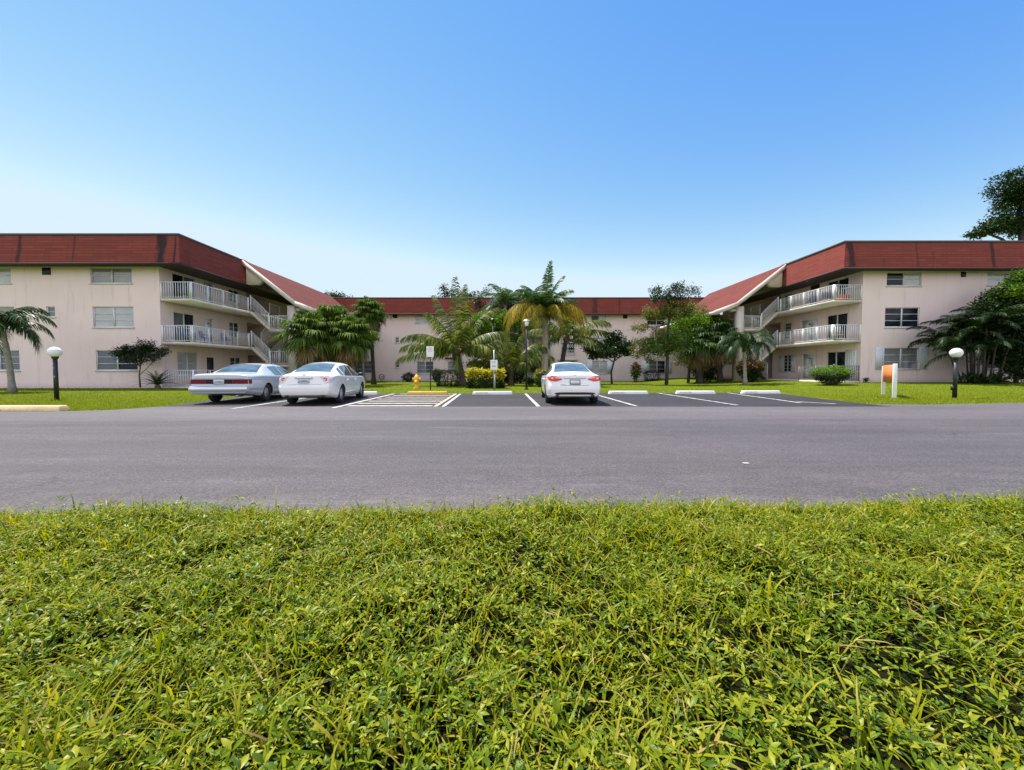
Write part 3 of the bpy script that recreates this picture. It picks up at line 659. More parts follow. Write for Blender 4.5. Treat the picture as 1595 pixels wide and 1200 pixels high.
for x in (-4.75, -1.6, 1.6, 4.45):
    s = MB(); s.box(x, x+.3, -.3, 0, -.4, SOF); s.build('pillar', M['cream'], b)
for z in (2.7, 5.45):
    s = MB(); s.box(-4.6, 4.6, .0, 2.6, z-.18, z); bo = s.build('balcony', M['slab'], b)
    q = MB(); railrun(q, PC, (-4.4, .06, z), (4.4, .06, z)); q.build('railing', M['rail'], bo)
    for x in (-3, 2): door(b, lambda a, d, zz: (a, 2.6+d-.13, zz), x, x+.95, z, z+2.1)
r = MB(); r.quad((-23, -.8, SOF), (23, -.8, SOF), (23, -.55, TOP), (-23, -.55, TOP)); r.build('front_mansard', M['roof_c'], b)
s = MB(); s.quad((-23, -.8, SOF-.005), (23, -.8, SOF-.005), (23, 2.6, SOF-.005), (-23, 2.6, SOF-.005)); s.box(-23, 23, -.84, -.79, SOF-.1, SOF+.03); s.build('soffit', M['soffit'], b)
s = MB(); s.box(-23, 23, -.59, -.49, TOP-.03, TOP+.1); s.build('coping', M['coping'], b)
s = MB(); s.box(-26, 26, -.5, 10, TOP-.25, TOP-.02); s.build('flat_roof', M['flatroof'], b)
# ------------------------------------------------------------------ cars
def pchip(tab):
    X = np.array([t[0] for t in tab], float); Y = np.array([t[1] for t in tab], float); h = np.diff(X); d = np.diff(Y)/h
    m = np.zeros(len(X)); m[0] = d[0]; m[-1] = d[-1]
    for i in range(1, len(X)-1):
        if d[i-1]*d[i] > 0:
            w1, w2 = 2*h[i]+h[i-1], h[i]+2*h[i-1]; m[i] = (w1+w2)/(w1/d[i-1]+w2/d[i])
    def f(x):
        x = np.clip(x, X[0], X[-1]); i = np.clip(np.searchsorted(X, x)-1, 0, len(h)-1); t = (x-X[i])/h[i]
        return (2*t**3-3*t**2+1)*Y[i]+(t**3-2*t**2+t)*h[i]*m[i]+(-2*t**3+3*t**2)*Y[i+1]+(t**3-t**2)*h[i]*m[i+1]
    return f
def carpaint(name, col, dust=None):
    m, nt, b = newmat(name); v = objco(nt); f = noise(nt, v, 1.1, 4, .6)
    c = ramp(nt, f, [(.35, tuple(x*.95 for x in col)), (.7, col)])
    if dust:      # sun-faded clear coat, on the flat tops only
        g = nt.nodes.new('ShaderNodeNewGeometry'); s = nt.nodes.new('ShaderNodeSeparateXYZ'); nt.links.new(g.outputs['Normal'], s.inputs[0])
        mm = N(nt, 'ShaderNodeMath', operation='MULTIPLY'); nt.links.new(ramp(nt, s.outputs[2], [(.7, (0, 0, 0)), (.95, (1, 1, 1))]), mm.inputs[0]); nt.links.new(f, mm.inputs[1])
        c = mix(nt, mm.outputs[0], c, dust)
    nt.links.new(c, b.inputs['Base Color']); b.inputs['Roughness'].default_value = .35
    b.inputs['Coat Weight'].default_value = .8; b.inputs['Coat Roughness'].default_value = .05
    return m
M['car_white'] = carpaint('car_white', (.84, .82, .79)); M['car_blue'] = carpaint('car_pale_blue', (.45, .48, .52), (.52, .45, .42))
M['glass'] = panemat('car_glass', (.06, .085, .10), 0, 2.3, .02)
M['rubber'] = simple('tyre_rubber', (.018, .018, .02), .8); M['alloy'] = simple('wheel_alloy', (.50, .51, .53), .35, .5); M['alloy_old'] = simple('wheel_tan', (.40, .34, .30), .45, .3)
M['wellblack'] = simple('wheel_well_black', (.01, .01, .01), .9); M['plastic'] = simple('black_plastic', (.018, .018, .02), .55)
M['lamp_red'] = simple('lamp_red', (.60, .02, .018), .2, coat=.3); M['lamp_dark'] = simple('lamp_maroon', (.03, .004, .009), .4, ior=1.3); M['lamp_deep'] = simple('lamp_deep_red', (.13, .004, .008), .4, ior=1.3); M['lamp_clear'] = simple('lamp_clear', (.62, .55, .53), .15, coat=1)
M['lamp_pink'] = simple('lamp_pink', (.85, .40, .36), .15, coat=1); M['chrome'] = simple('chrome', (.7, .7, .72), .12, 1.0); M['gap'] = simple('panel_gap', (.10, .10, .11), .8)
M['plate_white'] = simple('plate_white', (.62, .64, .64), .4); M['plate_mark'] = simple('plate_mark', (.22, .26, .26), .5); M['plate_green'] = simple('plate_green', (.06, .16, .10), .5)

class Car:
    def __init__(s, L, zt, belt, wr, w, zbot, yr, drop, zmid=.62, bulge=.09, tum=1.0):
        s.L = L; s.zt = pchip(zt); s.belt = pchip(belt); s.wr = pchip(wr); s.w = pchip(w); s.zb = pchip(zbot); s.yr = pchip(yr); s.drop = pchip(drop); s.zmid = zmid; s.bulge = bulge
    def ring(s, y):
        """half section: (x, z) from the centre of the top to the sill"""
        zt, zb, w, wr, dr, bt = (float(f(y)) for f in (s.zt, s.zb, s.w, s.wr, s.drop, s.belt))
        zr = zt-dr; bt = min(bt, zr-.015); zm = min(s.zmid, bt-.06)
        low = max(zb+.10, .27)
        C = [(0, zt), (.55*wr, zt-.22*dr), (.86*wr, zt-.52*dr), (wr, zr), (w*.955, bt), (w*.988, bt-.35*(bt-zm)), (w, zm), (w*.992, (zm+low)/2), (w*.965, low), (w*.90, zb)]
        return C
    def fine(s, y, k=5):
        C = np.array(s.ring(y)); P = np.vstack([[-C[1, 0], C[1, 1]], C, [2*C[-1, 0]-C[-2, 0], 2*C[-1, 1]-C[-2, 1]]]); out = []
        for i in range(1, len(P)-2):
            for j in range(k):
                t = j/k; a, b_, c, d = P[i-1], P[i], P[i+1], P[i+2]
                cr = .5*((2*b_)+(-a+c)*t+(2*a-5*b_+4*c-d)*t*t+(-a+3*b_-3*c+d)*t**3); ln = b_+(c-b_)*t
                sharp = .35 if i in (3, 4) else .75
                out.append(cr*sharp+ln*(1-sharp))
        out.append(C[-1]); return np.array(out)
    def off(s, y, x, z):      # shift of the ends: rear profile, plan curve of both bumpers
        hw = max(.3, float(s.w(0 if y < 1 else s.L)))
        k = max(0, 1-y/.7)**2; f = max(0, 1-y/.45)**2
        kf = max(0, 1-(s.L-y)/.6)**2
        fx = min(1, abs(x)/hw)
        return float(s.yr(z))*k-s.bulge*(1-fx*fx)*f + .16*(1-fx*fx)*kf*min(1, max(0, 1.0-z))
    def pt(s, y, x, z, e=0): return (x, y+s.off(y, x, z), z)
    def side(s, y, z):
        r = s.fine(y); i0 = 15; r = r[i0:]
        return float(np.interp(-z, -r[:, 1], r[:, 0]))
    def top(s, y, x):
        r = s.fine(y)[:16]; return float(np.interp(abs(x), r[:, 0], r[:, 1]))
    def body(s, par, mats, wheels, rw):
        ys = np.concatenate([[0, .015, .04, .08], np.linspace(.13, s.L-.13, 58), [s.L-.08, s.L-.03, s.L]])
        mb = MB(); rows = []
        for y in ys:
            h = s.fine(y); full = [(-x, z) for x, z in h[::-1]]+[(x, z) for x, z in h[1:]]
            rows.append([s.pt(y, x, z) for x, z in full])
        V = np.array(rows); n = V.shape[1]; m = V.shape[0]; idx = np.arange(m*n).reshape(m, n)
        F = np.stack([idx[:-1, :-1], idx[:-1, 1:], idx[1:, 1:], idx[1:, :-1]], -1).reshape(-1, 4)
        mb.addnp(V.reshape(-1, 3), F)
        F2 = np.stack([idx[:-1, 0], idx[1:, 0], idx[1:, -1], idx[:-1, -1]], -1); mb.addnp(V.reshape(-1, 3), F2)   # floor
        for y in (0, s.L):            # end caps
            h = s.fine(y); topn = 15; tx = h[:topn+1, 0]/h[topn, 0]; f = np.concatenate([-tx[::-1], tx[1:]])
            tz = np.concatenate([h[:topn+1, 1][::-1], h[1:topn+1, 1]])-h[topn, 1]; g = []
            side = h[topn:]; H = side[0, 1]-side[-1, 1]
            for k, (x, z) in enumerate(side):
                fade = max(0, 1-(side[0, 1]-z)/(.25*H))
                g.append([s.pt(y, x*ff, z+tz_*fade if k else z+tz_) for ff, tz_ in zip(f, tz)])
            g = np.array(g); a, c = g.shape[:2]; i = np.arange(a*c).reshape(a, c)
            mb.addnp(g.reshape(-1, 3), np.stack([i[:-1, :-1], i[1:, :-1], i[1:, 1:], i[:-1, 1:]], -1).reshape(-1, 4))
        me = mb.mesh('body', mats, True)
        import bmesh
        bm = bmesh.new(); bm.from_mesh(me); bmesh.ops.remove_doubles(bm, verts=bm.verts, dist=.0012)
        bmesh.ops.holes_fill(bm, edges=[e for e in bm.edges if e.is_boundary], sides=0)
        bmesh.ops.recalc_face_normals(bm, faces=bm.faces); bm.to_mesh(me); bm.free()
        o = bpy.data.objects.new('body', me); COL.objects.link(o)
        cut = MB()
        for wy in wheels: 
            for sx in (-1, 1): cut.lathe([(0.001, sx*.52), (rw, sx*.52), (rw, sx*1.3), (.001, sx*1.3)], 28, (0, wy, .32), 'x', 1)
        cm = cut.mesh('cut', mats); bm = bmesh.new(); bm.from_mesh(cm); bmesh.ops.remove_doubles(bm, verts=bm.verts, dist=.003); bmesh.ops.recalc_face_normals(bm, faces=bm.faces); bm.to_mesh(cm); bm.free()
        co = bpy.data.objects.new('cut', cm); COL.objects.link(co)
        md = o.modifiers.new('b', 'BOOLEAN'); md.object = co; md.operation = 'DIFFERENCE'; md.solver = 'EXACT'; md.material_mode = 'INDEX'
        dg = bpy.context.evaluated_depsgraph_get(); ev = o.evaluated_get(dg); nm = bpy.data.meshes.new_from_object(ev)
        o.modifiers.clear(); o.data = nm; bpy.data.objects.remove(co); bpy.data.meshes.remove(cm)
        if len(nm.materials) < 2: nm.materials.clear(); [nm.materials.append(x) for x in mats]
        o.parent = par; return o
    # surface-hugging patches
    def sidepatch(s, mb, sx, ys, zlo, zhi, e=.006, m=4, mi=0):
        V = []
        for y in ys:
            a, b_ = zlo(y), zhi(y)
            for j in range(m):
                z = a+(b_-a)*j/(m-1); x = s.side(y, z)+e; p = s.pt(y, x, z); V.append((sx*p[0], p[1]-e*max(0, 1-y/.3), p[2]))
        n = len(ys); mb.add(V, [(i*m+j, (i+1)*m+j, (i+1)*m+j+1, i*m+j+1) for i in range(n-1) for j in range(m-1)], mi)
    def toppatch(s, mb, ys, half, e=.006, m=13, mi=0):
        V = []
        for y in ys:
            hw = half(y)
            for j in range(m):
                x = hw*(2*j/(m-1)-1); p = s.pt(y, x, s.top(y, x)); V.append((p[0], p[1], p[2]+e))
        n = len(ys); mb.add(V, [(i*m+j, i*m+j+1, (i+1)*m+j+1, (i+1)*m+j) for i in range(n-1) for j in range(m-1)], mi)
    def rear(s, x, z, e=.006):
        h = s.fine(0)[15:]; hw = float(np.interp(-z, -h[:, 1], h[:, 0])); f = x/hw
        q = float(s.w(0)); return (x, s.off(0, x, z)-e, z)
    def rearpatch(s, mb, xs, zlo, zhi, e=.006, m=4, mi=0):
        V = [s.rear(x, zlo(x)+(zhi(x)-zlo(x))*j/(m-1), e) for x in xs for j in range(m)]; n = len(xs)
        mb.add(V, [(i*m+j, (i+1)*m+j, (i+1)*m+j+1, i*m+j+1) for i in range(n-1) for j in range(m-1)], mi)
    def rearbox(s, mb, x0, x1, z0, z1, e0=-.01, e1=.02, mi=0):
        n = 8; xs = np.linspace(x0, x1, n); A = [s.rear(x, z, e1) for x in xs for z in (z0, z1)]; B = [s.rear(x, z, e0) for x in xs for z in (z0, z1)]
        F = []; o = 2*n
        for i in range(n-1): F += [(2*i, 2*i+2, 2*i+3, 2*i+1), (2*i, o+2*i, o+2*i+2, 2*i+2), (2*i+1, 2*i+3, o+2*i+3, o+2*i+1)]
        F += [(0, 1, o+1, o), (2*n-2, 2*n-1, o+2*n-1, o+2*n-2)]; mb.add(A+B, F, mi)

def wheel(par, x, y, r, sx, alloy='alloy', spokes=7, rr=.215):
    t = MB(); wd = .105
    t.lathe([(rr, -wd*.9), (r-.03, -wd), (r-.008, -wd*.8), (r, -wd*.55), (r, wd*.55), (r-.008, wd*.8), (r-.03, wd), (rr, wd*.9)], 32, (x, y, r), 'x')
    w = t.build('wheel', M['rubber'], par, True)
    g = MB(); f = sx*.07
    g.lathe([(rr+.008, f*1.25), (rr-.012, f*1.25), (rr-.03, f*.6), (.001, f*.5)], 28, (x, y, r), 'x', 1)
    for k in range(spokes):
        a = 2*math.pi*k/spokes; c, q = math.cos(a), math.sin(a); pr = []
        for d, hw, dx in ((.03, .042, 1.15), (rr-.015, .05, 1.05)):
            for s_ in (-1, 1): pr.append((x+f*dx, y+c*d-q*hw*s_, r+q*d+c*hw*s_))
            for s_ in (-1, 1): pr.append((x+f*.6, y+c*d-q*hw*s_, r+q*d+c*hw*s_))
        g.add(pr, [(0, 1, 5, 4), (0, 4, 6, 2), (1, 3, 7, 5), (4, 5, 7, 6)])
    g.lathe([(.055, f*.8), (.055, f*1.2), (.001, f*1.25)], 14, (x, y, r), 'x')
    g.build('rim', [M[alloy], M['wellblack']], w)
    return w
def plate(par, c, x, z0, z1, hw, mark, frame):
    p = MB(); c.rearbox(p, x-hw, x+hw, z0, z1, -.005, .022); o = p.build('number_plate', M['plate_white'], par)
    f = MB(); t = .014
    for a0, a1, b0, b1 in ((x-hw-t, x+hw+t, z0-t, z0), (x-hw-t, x+hw+t, z1, z1+t), (x-hw-t, x-hw, z0, z1), (x+hw, x+hw+t, z0, z1)): c.rearbox(f, a0, a1, b0, b1, -.005, .027)
    f.build('plate_frame', M[frame], o)
    k = MB(); h = z1-z0
    for i, xx in enumerate((-.11, -.075, -.04, .04, .075, .11)): c.rearbox(k, x+xx-.012, x+xx+.012, z0+h*.3, z0+h*.68, .02, .0245)
    c.rearbox(k, x-.022, x+.022, z0+h*.33, z0+h*.68, .02, .0245); k.build('plate_mark', M[mark], o)
def carcommon(par, c, spec):
    for sx in (-1, 1):
        for y0, y1, y2 in spec['glass']:
            pass
    sp = spec
    for sx in (-1, 1):
        for (ya, yb, tl, tr) in sp['side']:        # side panes: base ya..yb, top shifted by tl, tr
            g = MB(); n = 14; V = []
            for i in range(n+1):
                for j in range(5):
                    t = j/4; y = (ya+tl*t)+((yb+tr*t)-(ya+tl*t))*i/n
                    z0 = float(c.belt(y))+.012; z1 = float(c.zt(y)-c.drop(y))-.035; z = z0+max(.004, z1-z0)*t
                    x = c.side(y, z)+.006; V.append((sx*x, y, z))
            g.add(V, [(i*5+j, (i+1)*5+j, (i+1)*5+j+1, i*5+j+1) for i in range(n) for j in range(4)])
            g.build('side_window', M['glass'], par, True)
    g = MB(); y0, y1, h0, h1 = sp['rearwin']; c.toppatch(g, np.linspace(y0, y1, 14), lambda y: h0+(h1-h0)*(y-y0)/(y1-y0)); rw_ = g.build('rear_window', M['glass'], par, True)
    g = MB(); y0, y1, h0, h1 = sp['windscreen']; c.toppatch(g, np.linspace(y0, y1, 12), lambda y: h0+(h1-h0)*(y-y0)/(y1-y0)); g.build('windscreen', M['glass'], par, True)
    for sx in (-1, 1):
        d = MB()
        for y in sp['gaps']: c.sidepatch(d, sx, [y-.006, y+.006], lambda q: .33, lambda q: float(c.belt(q))+.0, .004, 8)
        c.sidepatch(d, sx, np.linspace(sp['gaps'][0], sp['gaps'][-1], 20), lambda q: .325, lambda q: .337, .004, 2)
        d.build('door_gap', M['gap'], par)
        for y in sp['handles']:
            h = MB(); z = sp['hz']; x = c.side(y, z); h.tube([(sx*(x+.002), y-.11, z), (sx*(x+.035), y-.08, z), (sx*(x+.035), y+.08, z), (sx*(x+.002), y+.11, z)], .015, 6); h.build('door_handle', M[sp['hmat']], par, True)
        m = MB(); y = sp['mirror']; z = float(c.belt(y))+.06; x = c.side(y, z)
        m.lathe([(.001, -.07), (.07, -.06), (.095, 0), (.08, .06), (.001, .09)], 12, (0, 0, 0), 'y', T=lambda a, b_, d_: (sx*(x+.13)+a*1.25, y+b_, z+.02+d_*.78))
        m.tube([(sx*(x-.02), y+.04, z-.03), (sx*(x+.10), y+.02, z)], [.035, .025], 8); m.build('wing_mirror', M[sp['mmat']], par, True)

# --- white saloon, older, at the fire hydrant bay
def saloon_older():
    c = Car(4.82, [(0, 1.005), (.12, 1.045), (.4, 1.075), (.66, 1.10), (1.0, 1.235), (1.4, 1.37), (1.8, 1.44), (2.3, 1.465), (2.8, 1.445), (3.15, 1.35), (3.5, 1.17), (3.78, 1.02), (4.3, .93), (4.65, .82), (4.82, .62)],
            [(0, .90), (.6, .985), (1.5, .955), (3.0, .92), (3.7, .91), (4.4, .80), (4.82, .52)],
            [(0, .62), (.3, .69), (.66, .68), (1.3, .585), (2, .575), (2.9, .575), (3.4, .63), (3.78, .69), (4.4, .66), (4.82, .5)],
            [(0, .765), (.12, .83), (.35, .872), (.9, .8975), (3.9, .8975), (4.4, .86), (4.7, .75), (4.82, .62)],
            [(0, .34), (.35, .26), (1.0, .19), (3.9, .19), (4.5, .2), (4.82, .24)],
            [(.2, .14), (.34, .05), (.5, .0), (.60, .0), (.68, .055), (.80, .07), (.95, .10), (1.06, .15), (1.5, .15)],
            [(0, .05), (.66, .05), (1.2, .08), (2.3, .09), (3.2, .08), (3.8, .05), (4.82, .05)])
    t = thing('parked_car', 'white saloon with clear and red tail lamps, parked by the yellow hydrant bay', 'car', (-6.72, 12.85, .0), R(7))
    bo = c.body(t, [M['car_white'], M['wellblack']], (1.05, 3.83), .365)
    carcommon(t, c, dict(glass=[], side=[(.98, 1.42, .22, -.02), (1.50, 2.42, .02, 0), (2.50, 3.62, 0, -.62)], rearwin=(.70, 1.62, .60, .50), windscreen=(2.9, 3.72, .50, .62),
              gaps=[1.44, 2.46, 3.55], handles=[1.68, 2.72], hz=.80, hmat='car_white', mirror=3.42, mmat='plastic'))
    for sx in (-1, 1):
        for y in (1.05, 3.83): wheel(t, sx*.775, y, .325, sx, 'alloy', 9, .225)
        l = MB(); top = lambda x: .955+.03*(abs(x)-.5); lo = lambda x: .955-.23*min(1, max(.02, (abs(x)-.46)/.19))
        c.rearpatch(l, np.linspace(.46, .755, 10)*sx, lo, top, .010)
        c.sidepatch(l, sx, np.linspace(.0, .34, 8), lambda y: .735+.20*(y/.36)**1.4, lambda y: .965-.005*y, .010)
        lm = l.build('tail_lamp', M['lamp_clear'], t, True)
        l = MB(); 
        for k, (xx, zz, rr) in enumerate(((.64, .855, .062), (.655, .855, .03))):
            p = c.rear(sx*xx, zz, .013+.004*k); l.lathe([(.001, -.004), (rr, -.003), (rr, .004)], 14, p, 'y', k)
        l.build('lamp_reflector', [M['lamp_red'], M['lamp_pink']], lm)
        e = MB(); e.tube([(sx*.56, .12, .305), (sx*.56, -.03, .295)], [.045, .045], 12); e.build('exhaust_tip', M['plastic'], t)
    plate(t, c, 0, .745, .87, .155, 'plate_mark', 'chrome')
    k = MB(); c.rearbox(k, -.27, .27, .885, .915, 0, .03); k.build('trunk_trim', M['chrome'], t)
    k = MB(); c.rearpatch(k, np.linspace(-.52, .52, 14), lambda x: .682-.0*x, lambda x: .690, .004, 2); c.rearpatch(k, [-.60, -.592], lambda x: .69, lambda x: .72, .004, 2); k.build('boot_gap', M['gap'], t)
    k = MB(); k.lathe([(.001, .012), (.035, .012), (.045, .004), (.045, 0)], 14, c.rear(0, .985, .004), 'y'); k.build('emblem', M['chrome'], t)
    k = MB(); c.rearbox(k, -.60, .60, .30, .315, 0, .004); k.build('bumper_line', M['gap'], t)
    return t
# --- white saloon, newer, with red lamps
def saloon_newer():
    c = Car(4.87, [(0, 1.02), (.10, 1.055), (.4, 1.075), (.72, 1.10), (1.1, 1.23), (1.5, 1.365), (1.9, 1.445), (2.35, 1.47), (2.85, 1.45), (3.2, 1.355), (3.55, 1.17), (3.85, 1.02), (4.4, .93), (4.7, .82), (4.87, .62)],
            [(0, .93), (.6, .99), (1.5, .96), (3.0, .93), (3.7, .92), (4.4, .80), (4.87, .52)],
            [(0, .64), (.3, .70), (.72, .70), (1.4, .60), (2, .585), (2.9, .58), (3.4, .63), (3.85, .70), (4.4, .66), (4.87, .5)],
            [(0, .80), (.12, .855), (.35, .89), (.9, .915), (3.9, .915), (4.4, .87), (4.75, .75), (4.87, .62)],
            [(0, .30), (.35, .24), (1.0, .19), (3.9, .19), (4.5, .2), (4.87, .24)],
            [(.2, .10), (.34, .03), (.52, .0), (.64, .01), (.72, .045), (.86, .07), (.98, .09), (1.04, .12), (1.5, .12)],
            [(0, .045), (.72, .05), (1.2, .08), (2.3, .09), (3.2, .08), (3.9, .05), (4.87, .05)], bulge=.07)
    t = thing('parked_car', 'white saloon parked alone, seen square from behind, with red tail lamps and black lower bumper', 'car', (2.05, 12.95, 0), R(-1.5))
    c.body(t, [M['car_white'], M['wellblack']], (1.05, 3.83), .37)
    carcommon(t, c, dict(glass=[], side=[(1.02, 1.40, .25, .02), (1.48, 2.42, .02, 0), (2.50, 3.66, 0, -.64)], rearwin=(.78, 1.70, .63, .52), windscreen=(2.95, 3.78, .51, .63),
              gaps=[1.42, 2.46, 3.6], handles=[1.66, 2.70], hz=.83, hmat='car_white', mirror=3.45, mmat='plastic'))
    for sx in (-1, 1):
        for y in (1.05, 3.83): wheel(t, sx*.79, y, .33, sx, 'alloy', 10, .23)
        ctr = lambda x: .875+.10*(abs(x)-.44)
        l = MB()
        def hi(x): u_ = (abs(x)-.40)/.42; return ctr(x)-.01+.075*min(1, max(0, u_)*1.6)**.7
        def lo(x): u_ = (abs(x)-.40)/.42; return ctr(x)-.01-.10*min(1, max(0, u_)*1.9)**.8
        c.rearpatch(l, np.linspace(.40, .79, 14)*sx, lo, hi, .014, 5)
        c.sidepatch(l, sx, np.linspace(.0, .30, 8), lambda y: .815+.09*(y/.32), lambda y: .965-.03*(y/.32), .012)
        lm = l.build('tail_lamp', M['lamp_red'], t, True)
        l = MB(); c.rearpatch(l, np.linspace(.47, .66, 8)*sx, lambda x: ctr(x)-.005, lambda x: ctr(x)+.035, .019, 3); c.rearpatch(l, np.linspace(.70, .77, 4)*sx, lambda x: ctr(x)-.045, lambda x: ctr(x)+.02, .019, 3); l.build('lamp_reflector', M['lamp_pink'], lm, True)
        e = MB(); e.tube([(sx*.58, .14, .31), (sx*.58, -.045, .30)], [.055, .055], 12); e.build('exhaust_tip', M['plastic'], t)
    plate(t, c, 0, .70, .83, .155, 'plate_green', 'plastic')
    k = MB(); c.rearbox(k, -.36, .36, .885, .91, 0, .03); k.build('trunk_trim', M['chrome'], t)
    k = MB(); c.rearpatch(k, np.linspace(-.66, .66, 18), lambda x: .335+.05*(abs(x)/.66)**6, lambda x: .435-.03*(abs(x)/.66)**6, .010, 3); k.build('bumper_insert', M['plastic'], t, True)
    k = MB(); c.rearpatch(k, np.linspace(-.5, .5, 10), lambda x: .325, lambda x: .355, .016, 2); k.build('bumper_trim', M['car_white'], t)
    k = MB(); c.rearpatch(k, np.linspace(-.44, .44, 14), lambda x: .652, lambda x: .660, .004, 2); k.build('boot_gap', M['gap'], t)
    k = MB(); k.lathe([(.001, .012), (.04, .012), (.05, .004), (.05, 0)], 14, c.rear(0, .965, .004), 'y'); k.build('emblem', M['chrome'], t)
    k = MB()
    for i in range(5): c.rearbox(k, -.47+i*.034, -.447+i*.034, .672, .70, 0, .007)
    k.build('badge', M['chrome'], t)
    return t
# --- big pale blue boxy saloon
def saloon_boxy():
    c = Car(5.38, [(0, 1.0), (.06, 1.035), (.5, 1.055), (1.05, 1.075), (1.3, 1.18), (1.65, 1.34), (1.95, 1.405), (2.5, 1.43), (3.0, 1.415), (3.35, 1.31), (3.7, 1.12), (3.92, 1.0), (4.6, .94), (5.2, .86), (5.38, .72)],
            [(0, .93), (1.0, .965), (2.5, .945), (3.8, .93), (5.0, .84), (5.38, .62)],
            [(0, .80), (.4, .83), (1.05, .82), (1.6, .67), (2.2, .635), (3.0, .635), (3.5, .70), (3.95, .80), (5.0, .78), (5.38, .7)],
            [(0, .90), (.12, .945), (.4, .97), (1, .99), (4.2, .99), (4.9, .95), (5.25, .88), (5.38, .78)],
            [(0, .36), (.4, .30), (1.2, .22), (4.1, .22), (5, .24), (5.38, .3)],
            [(.2, .16), (.36, .03), (.44, .0), (.56, .0), (.60, .015), (.625, .10), (.8, .11), (.98, .125), (1.03, .15), (1.5, .15)],
            [(0, .035), (1.05, .04), (1.7, .075), (2.5, .08), (3.2, .075), (3.95, .045), (5.38, .04)], bulge=.06)
    t = thing('parked_car', 'silver grey boxy saloon with a full width dark red lamp bar', 'car', (-9.86, 13.35, 0), R(7.5))
    c.body(t, [M['car_blue'], M['wellblack']], (1.33, 4.24), .375)
    carcommon(t, c, dict(glass=[], side=[(1.98, 2.62, -.10, 0), (2.70, 3.80, 0, -.62)], rearwin=(1.10, 1.80, .70, .56), windscreen=(3.1, 3.86, .56, .70),
              gaps=[1.80, 2.66, 3.75], handles=[2.05, 2.90], hz=.80, hmat='chrome', mirror=3.55, mmat='plastic'))
    for sx in (-1, 1):
        for y in (1.33, 4.24): wheel(t, sx*.83, y, .335, sx, 'alloy_old', 12, .20)
        l = MB(); c.rearpatch(l, np.linspace(.42, .885, 8)*sx, lambda x: .69, lambda x: .845, .014, 4); c.sidepatch(l, sx, np.linspace(0, .16, 5), lambda y: .69, lambda y: .845, .012); l.build('tail_lamp', M['lamp_deep'], t, True)
        
        for ya, yb in ((.15, .93), (1.74, 3.84), (4.65, 5.1)): m = MB(); c.sidepatch(m, sx, np.linspace(ya, yb, 16), lambda y: .47, lambda y: .52, .010, 3); m.build('side_trim', M['galv'], t)
    l = MB(); c.rearpatch(l, np.linspace(-.415, .415, 12), lambda x: .69, lambda x: .845, .013, 4); l.build('lamp_bar', M['lamp_dark'], t, True)
    plate(t, c, .0, .69, .83, .155, 'plate_mark', 'galv')
    k = MB(); c.rearbox(k, -.90, .90, .445, .565, .0, .028); k.build('bumper', M['car_blue'], t)
    k = MB(); c.rearpatch(k, np.linspace(-.78, .78, 14), lambda x: .868, lambda x: .876, .004, 2); k.build('boot_gap', M['gap'], t)
    k = MB(); c.rearbox(k, -.10, .02, .91, .935, 0, .006); k.build('emblem', M['chrome'], t)
    e = MB(); e.tube([(.5, .5, .27), (.52, .08, .28)], [.035, .035], 10); e.build('exhaust_tip', M['galv'], t)
    return t
saloon_boxy(); saloon_older(); saloon_newer()
# ------------------------------------------------------------------ parking and lawn furniture
def textmesh(body, size):
    cu = bpy.data.curves.new('lettering', 'FONT'); cu.body = body; cu.size = size; cu.align_x = 'LEFT'; cu.extrude = .0008; cu.resolution_u = 2
    o = bpy.data.objects.new('lettering', cu); COL.objects.link(o); dg = bpy.context.evaluated_depsgraph_get()
    me = bpy.data.meshes.new_from_object(o.evaluated_get(dg)); bpy.data.objects.remove(o); return me
def stop_bar(name, label, cat, x, y, L, mat, text=None, h=.15, group=None, d=.11, rz=0, s=1.0):
    t = thing(name, label, cat, (x, y, G(x, y)), rz, group)
    m = MB(); e = .05
    P_ = [(-L/2, -d, 0), (L/2, -d, 0), (L/2, d, 0), (-L/2, d, 0), (-L/2+e, -d*.62, h), (L/2-e, -d*.62, h), (L/2-e, d*.62, h), (-L/2+e, d*.62, h)]
    m.add(P_, [(0,3,2,1),(4,5,6,7),(0,1,5,4),(1,2,6,5),(2,3,7,6),(3,0,4,7)])
    o = m.build('bar', M[mat], t)
    md = o.modifiers.new('bevel', 'BEVEL'); md.width = .012; md.segments = 2
    for sx in (-1, 1):
        p = MB(); p.lathe([(.018, h-.002), (.018, h+.006), (.001, h+.007)], 8, (sx*L*.36, 0, 0)); p.build('anchor_pin', M['galv'], t)
    if text:
        me = textmesh(text, .125); me.materials.clear(); me.materials.append(M['ink'])
        q = bpy.data.objects.new('lettering', me); COL.objects.link(q); q.parent = t
        a = math.atan2(d*.38, h); q.location = (-L/2+.16, -d*.93-.003, .03); q.rotation_euler = (R(90)-a, 0, 0); q.scale = (1.05, 1, 1)
    return t
wl = ['white bar lettered RESERVED, in front of the sign by the yellow hedge', 'white bar lettered RESERVED, under the small dark umbrella tree', 'white bar lettered RESERVED, in front of the tall thin tree', 'white bar lettered RESERVED, in front of the short round-headed palm']
for lab, x, y in zip(wl, (-.93, 5.62, 8.95, 12.25), (18.95, 19.25, 19.4, 19.6)): stop_bar('wheel_stop', lab, 'wheel stop', x, y, 1.92, 'conc_white', 'RESERVED', group='white wheel stops of the parking bays', rz=R(.8))
stop_bar('wheel_stop', 'white bar mostly hidden behind the white saloon with clear tail lamps', 'wheel stop', -7.3, 18.75, 1.92, 'conc_white', group='white wheel stops of the parking bays')
stop_bar('wheel_stop', 'white bar hidden ahead of the white saloon with red tail lamps', 'wheel stop', 2.36, 19.1, 1.92, 'conc_white', group='white wheel stops of the parking bays')
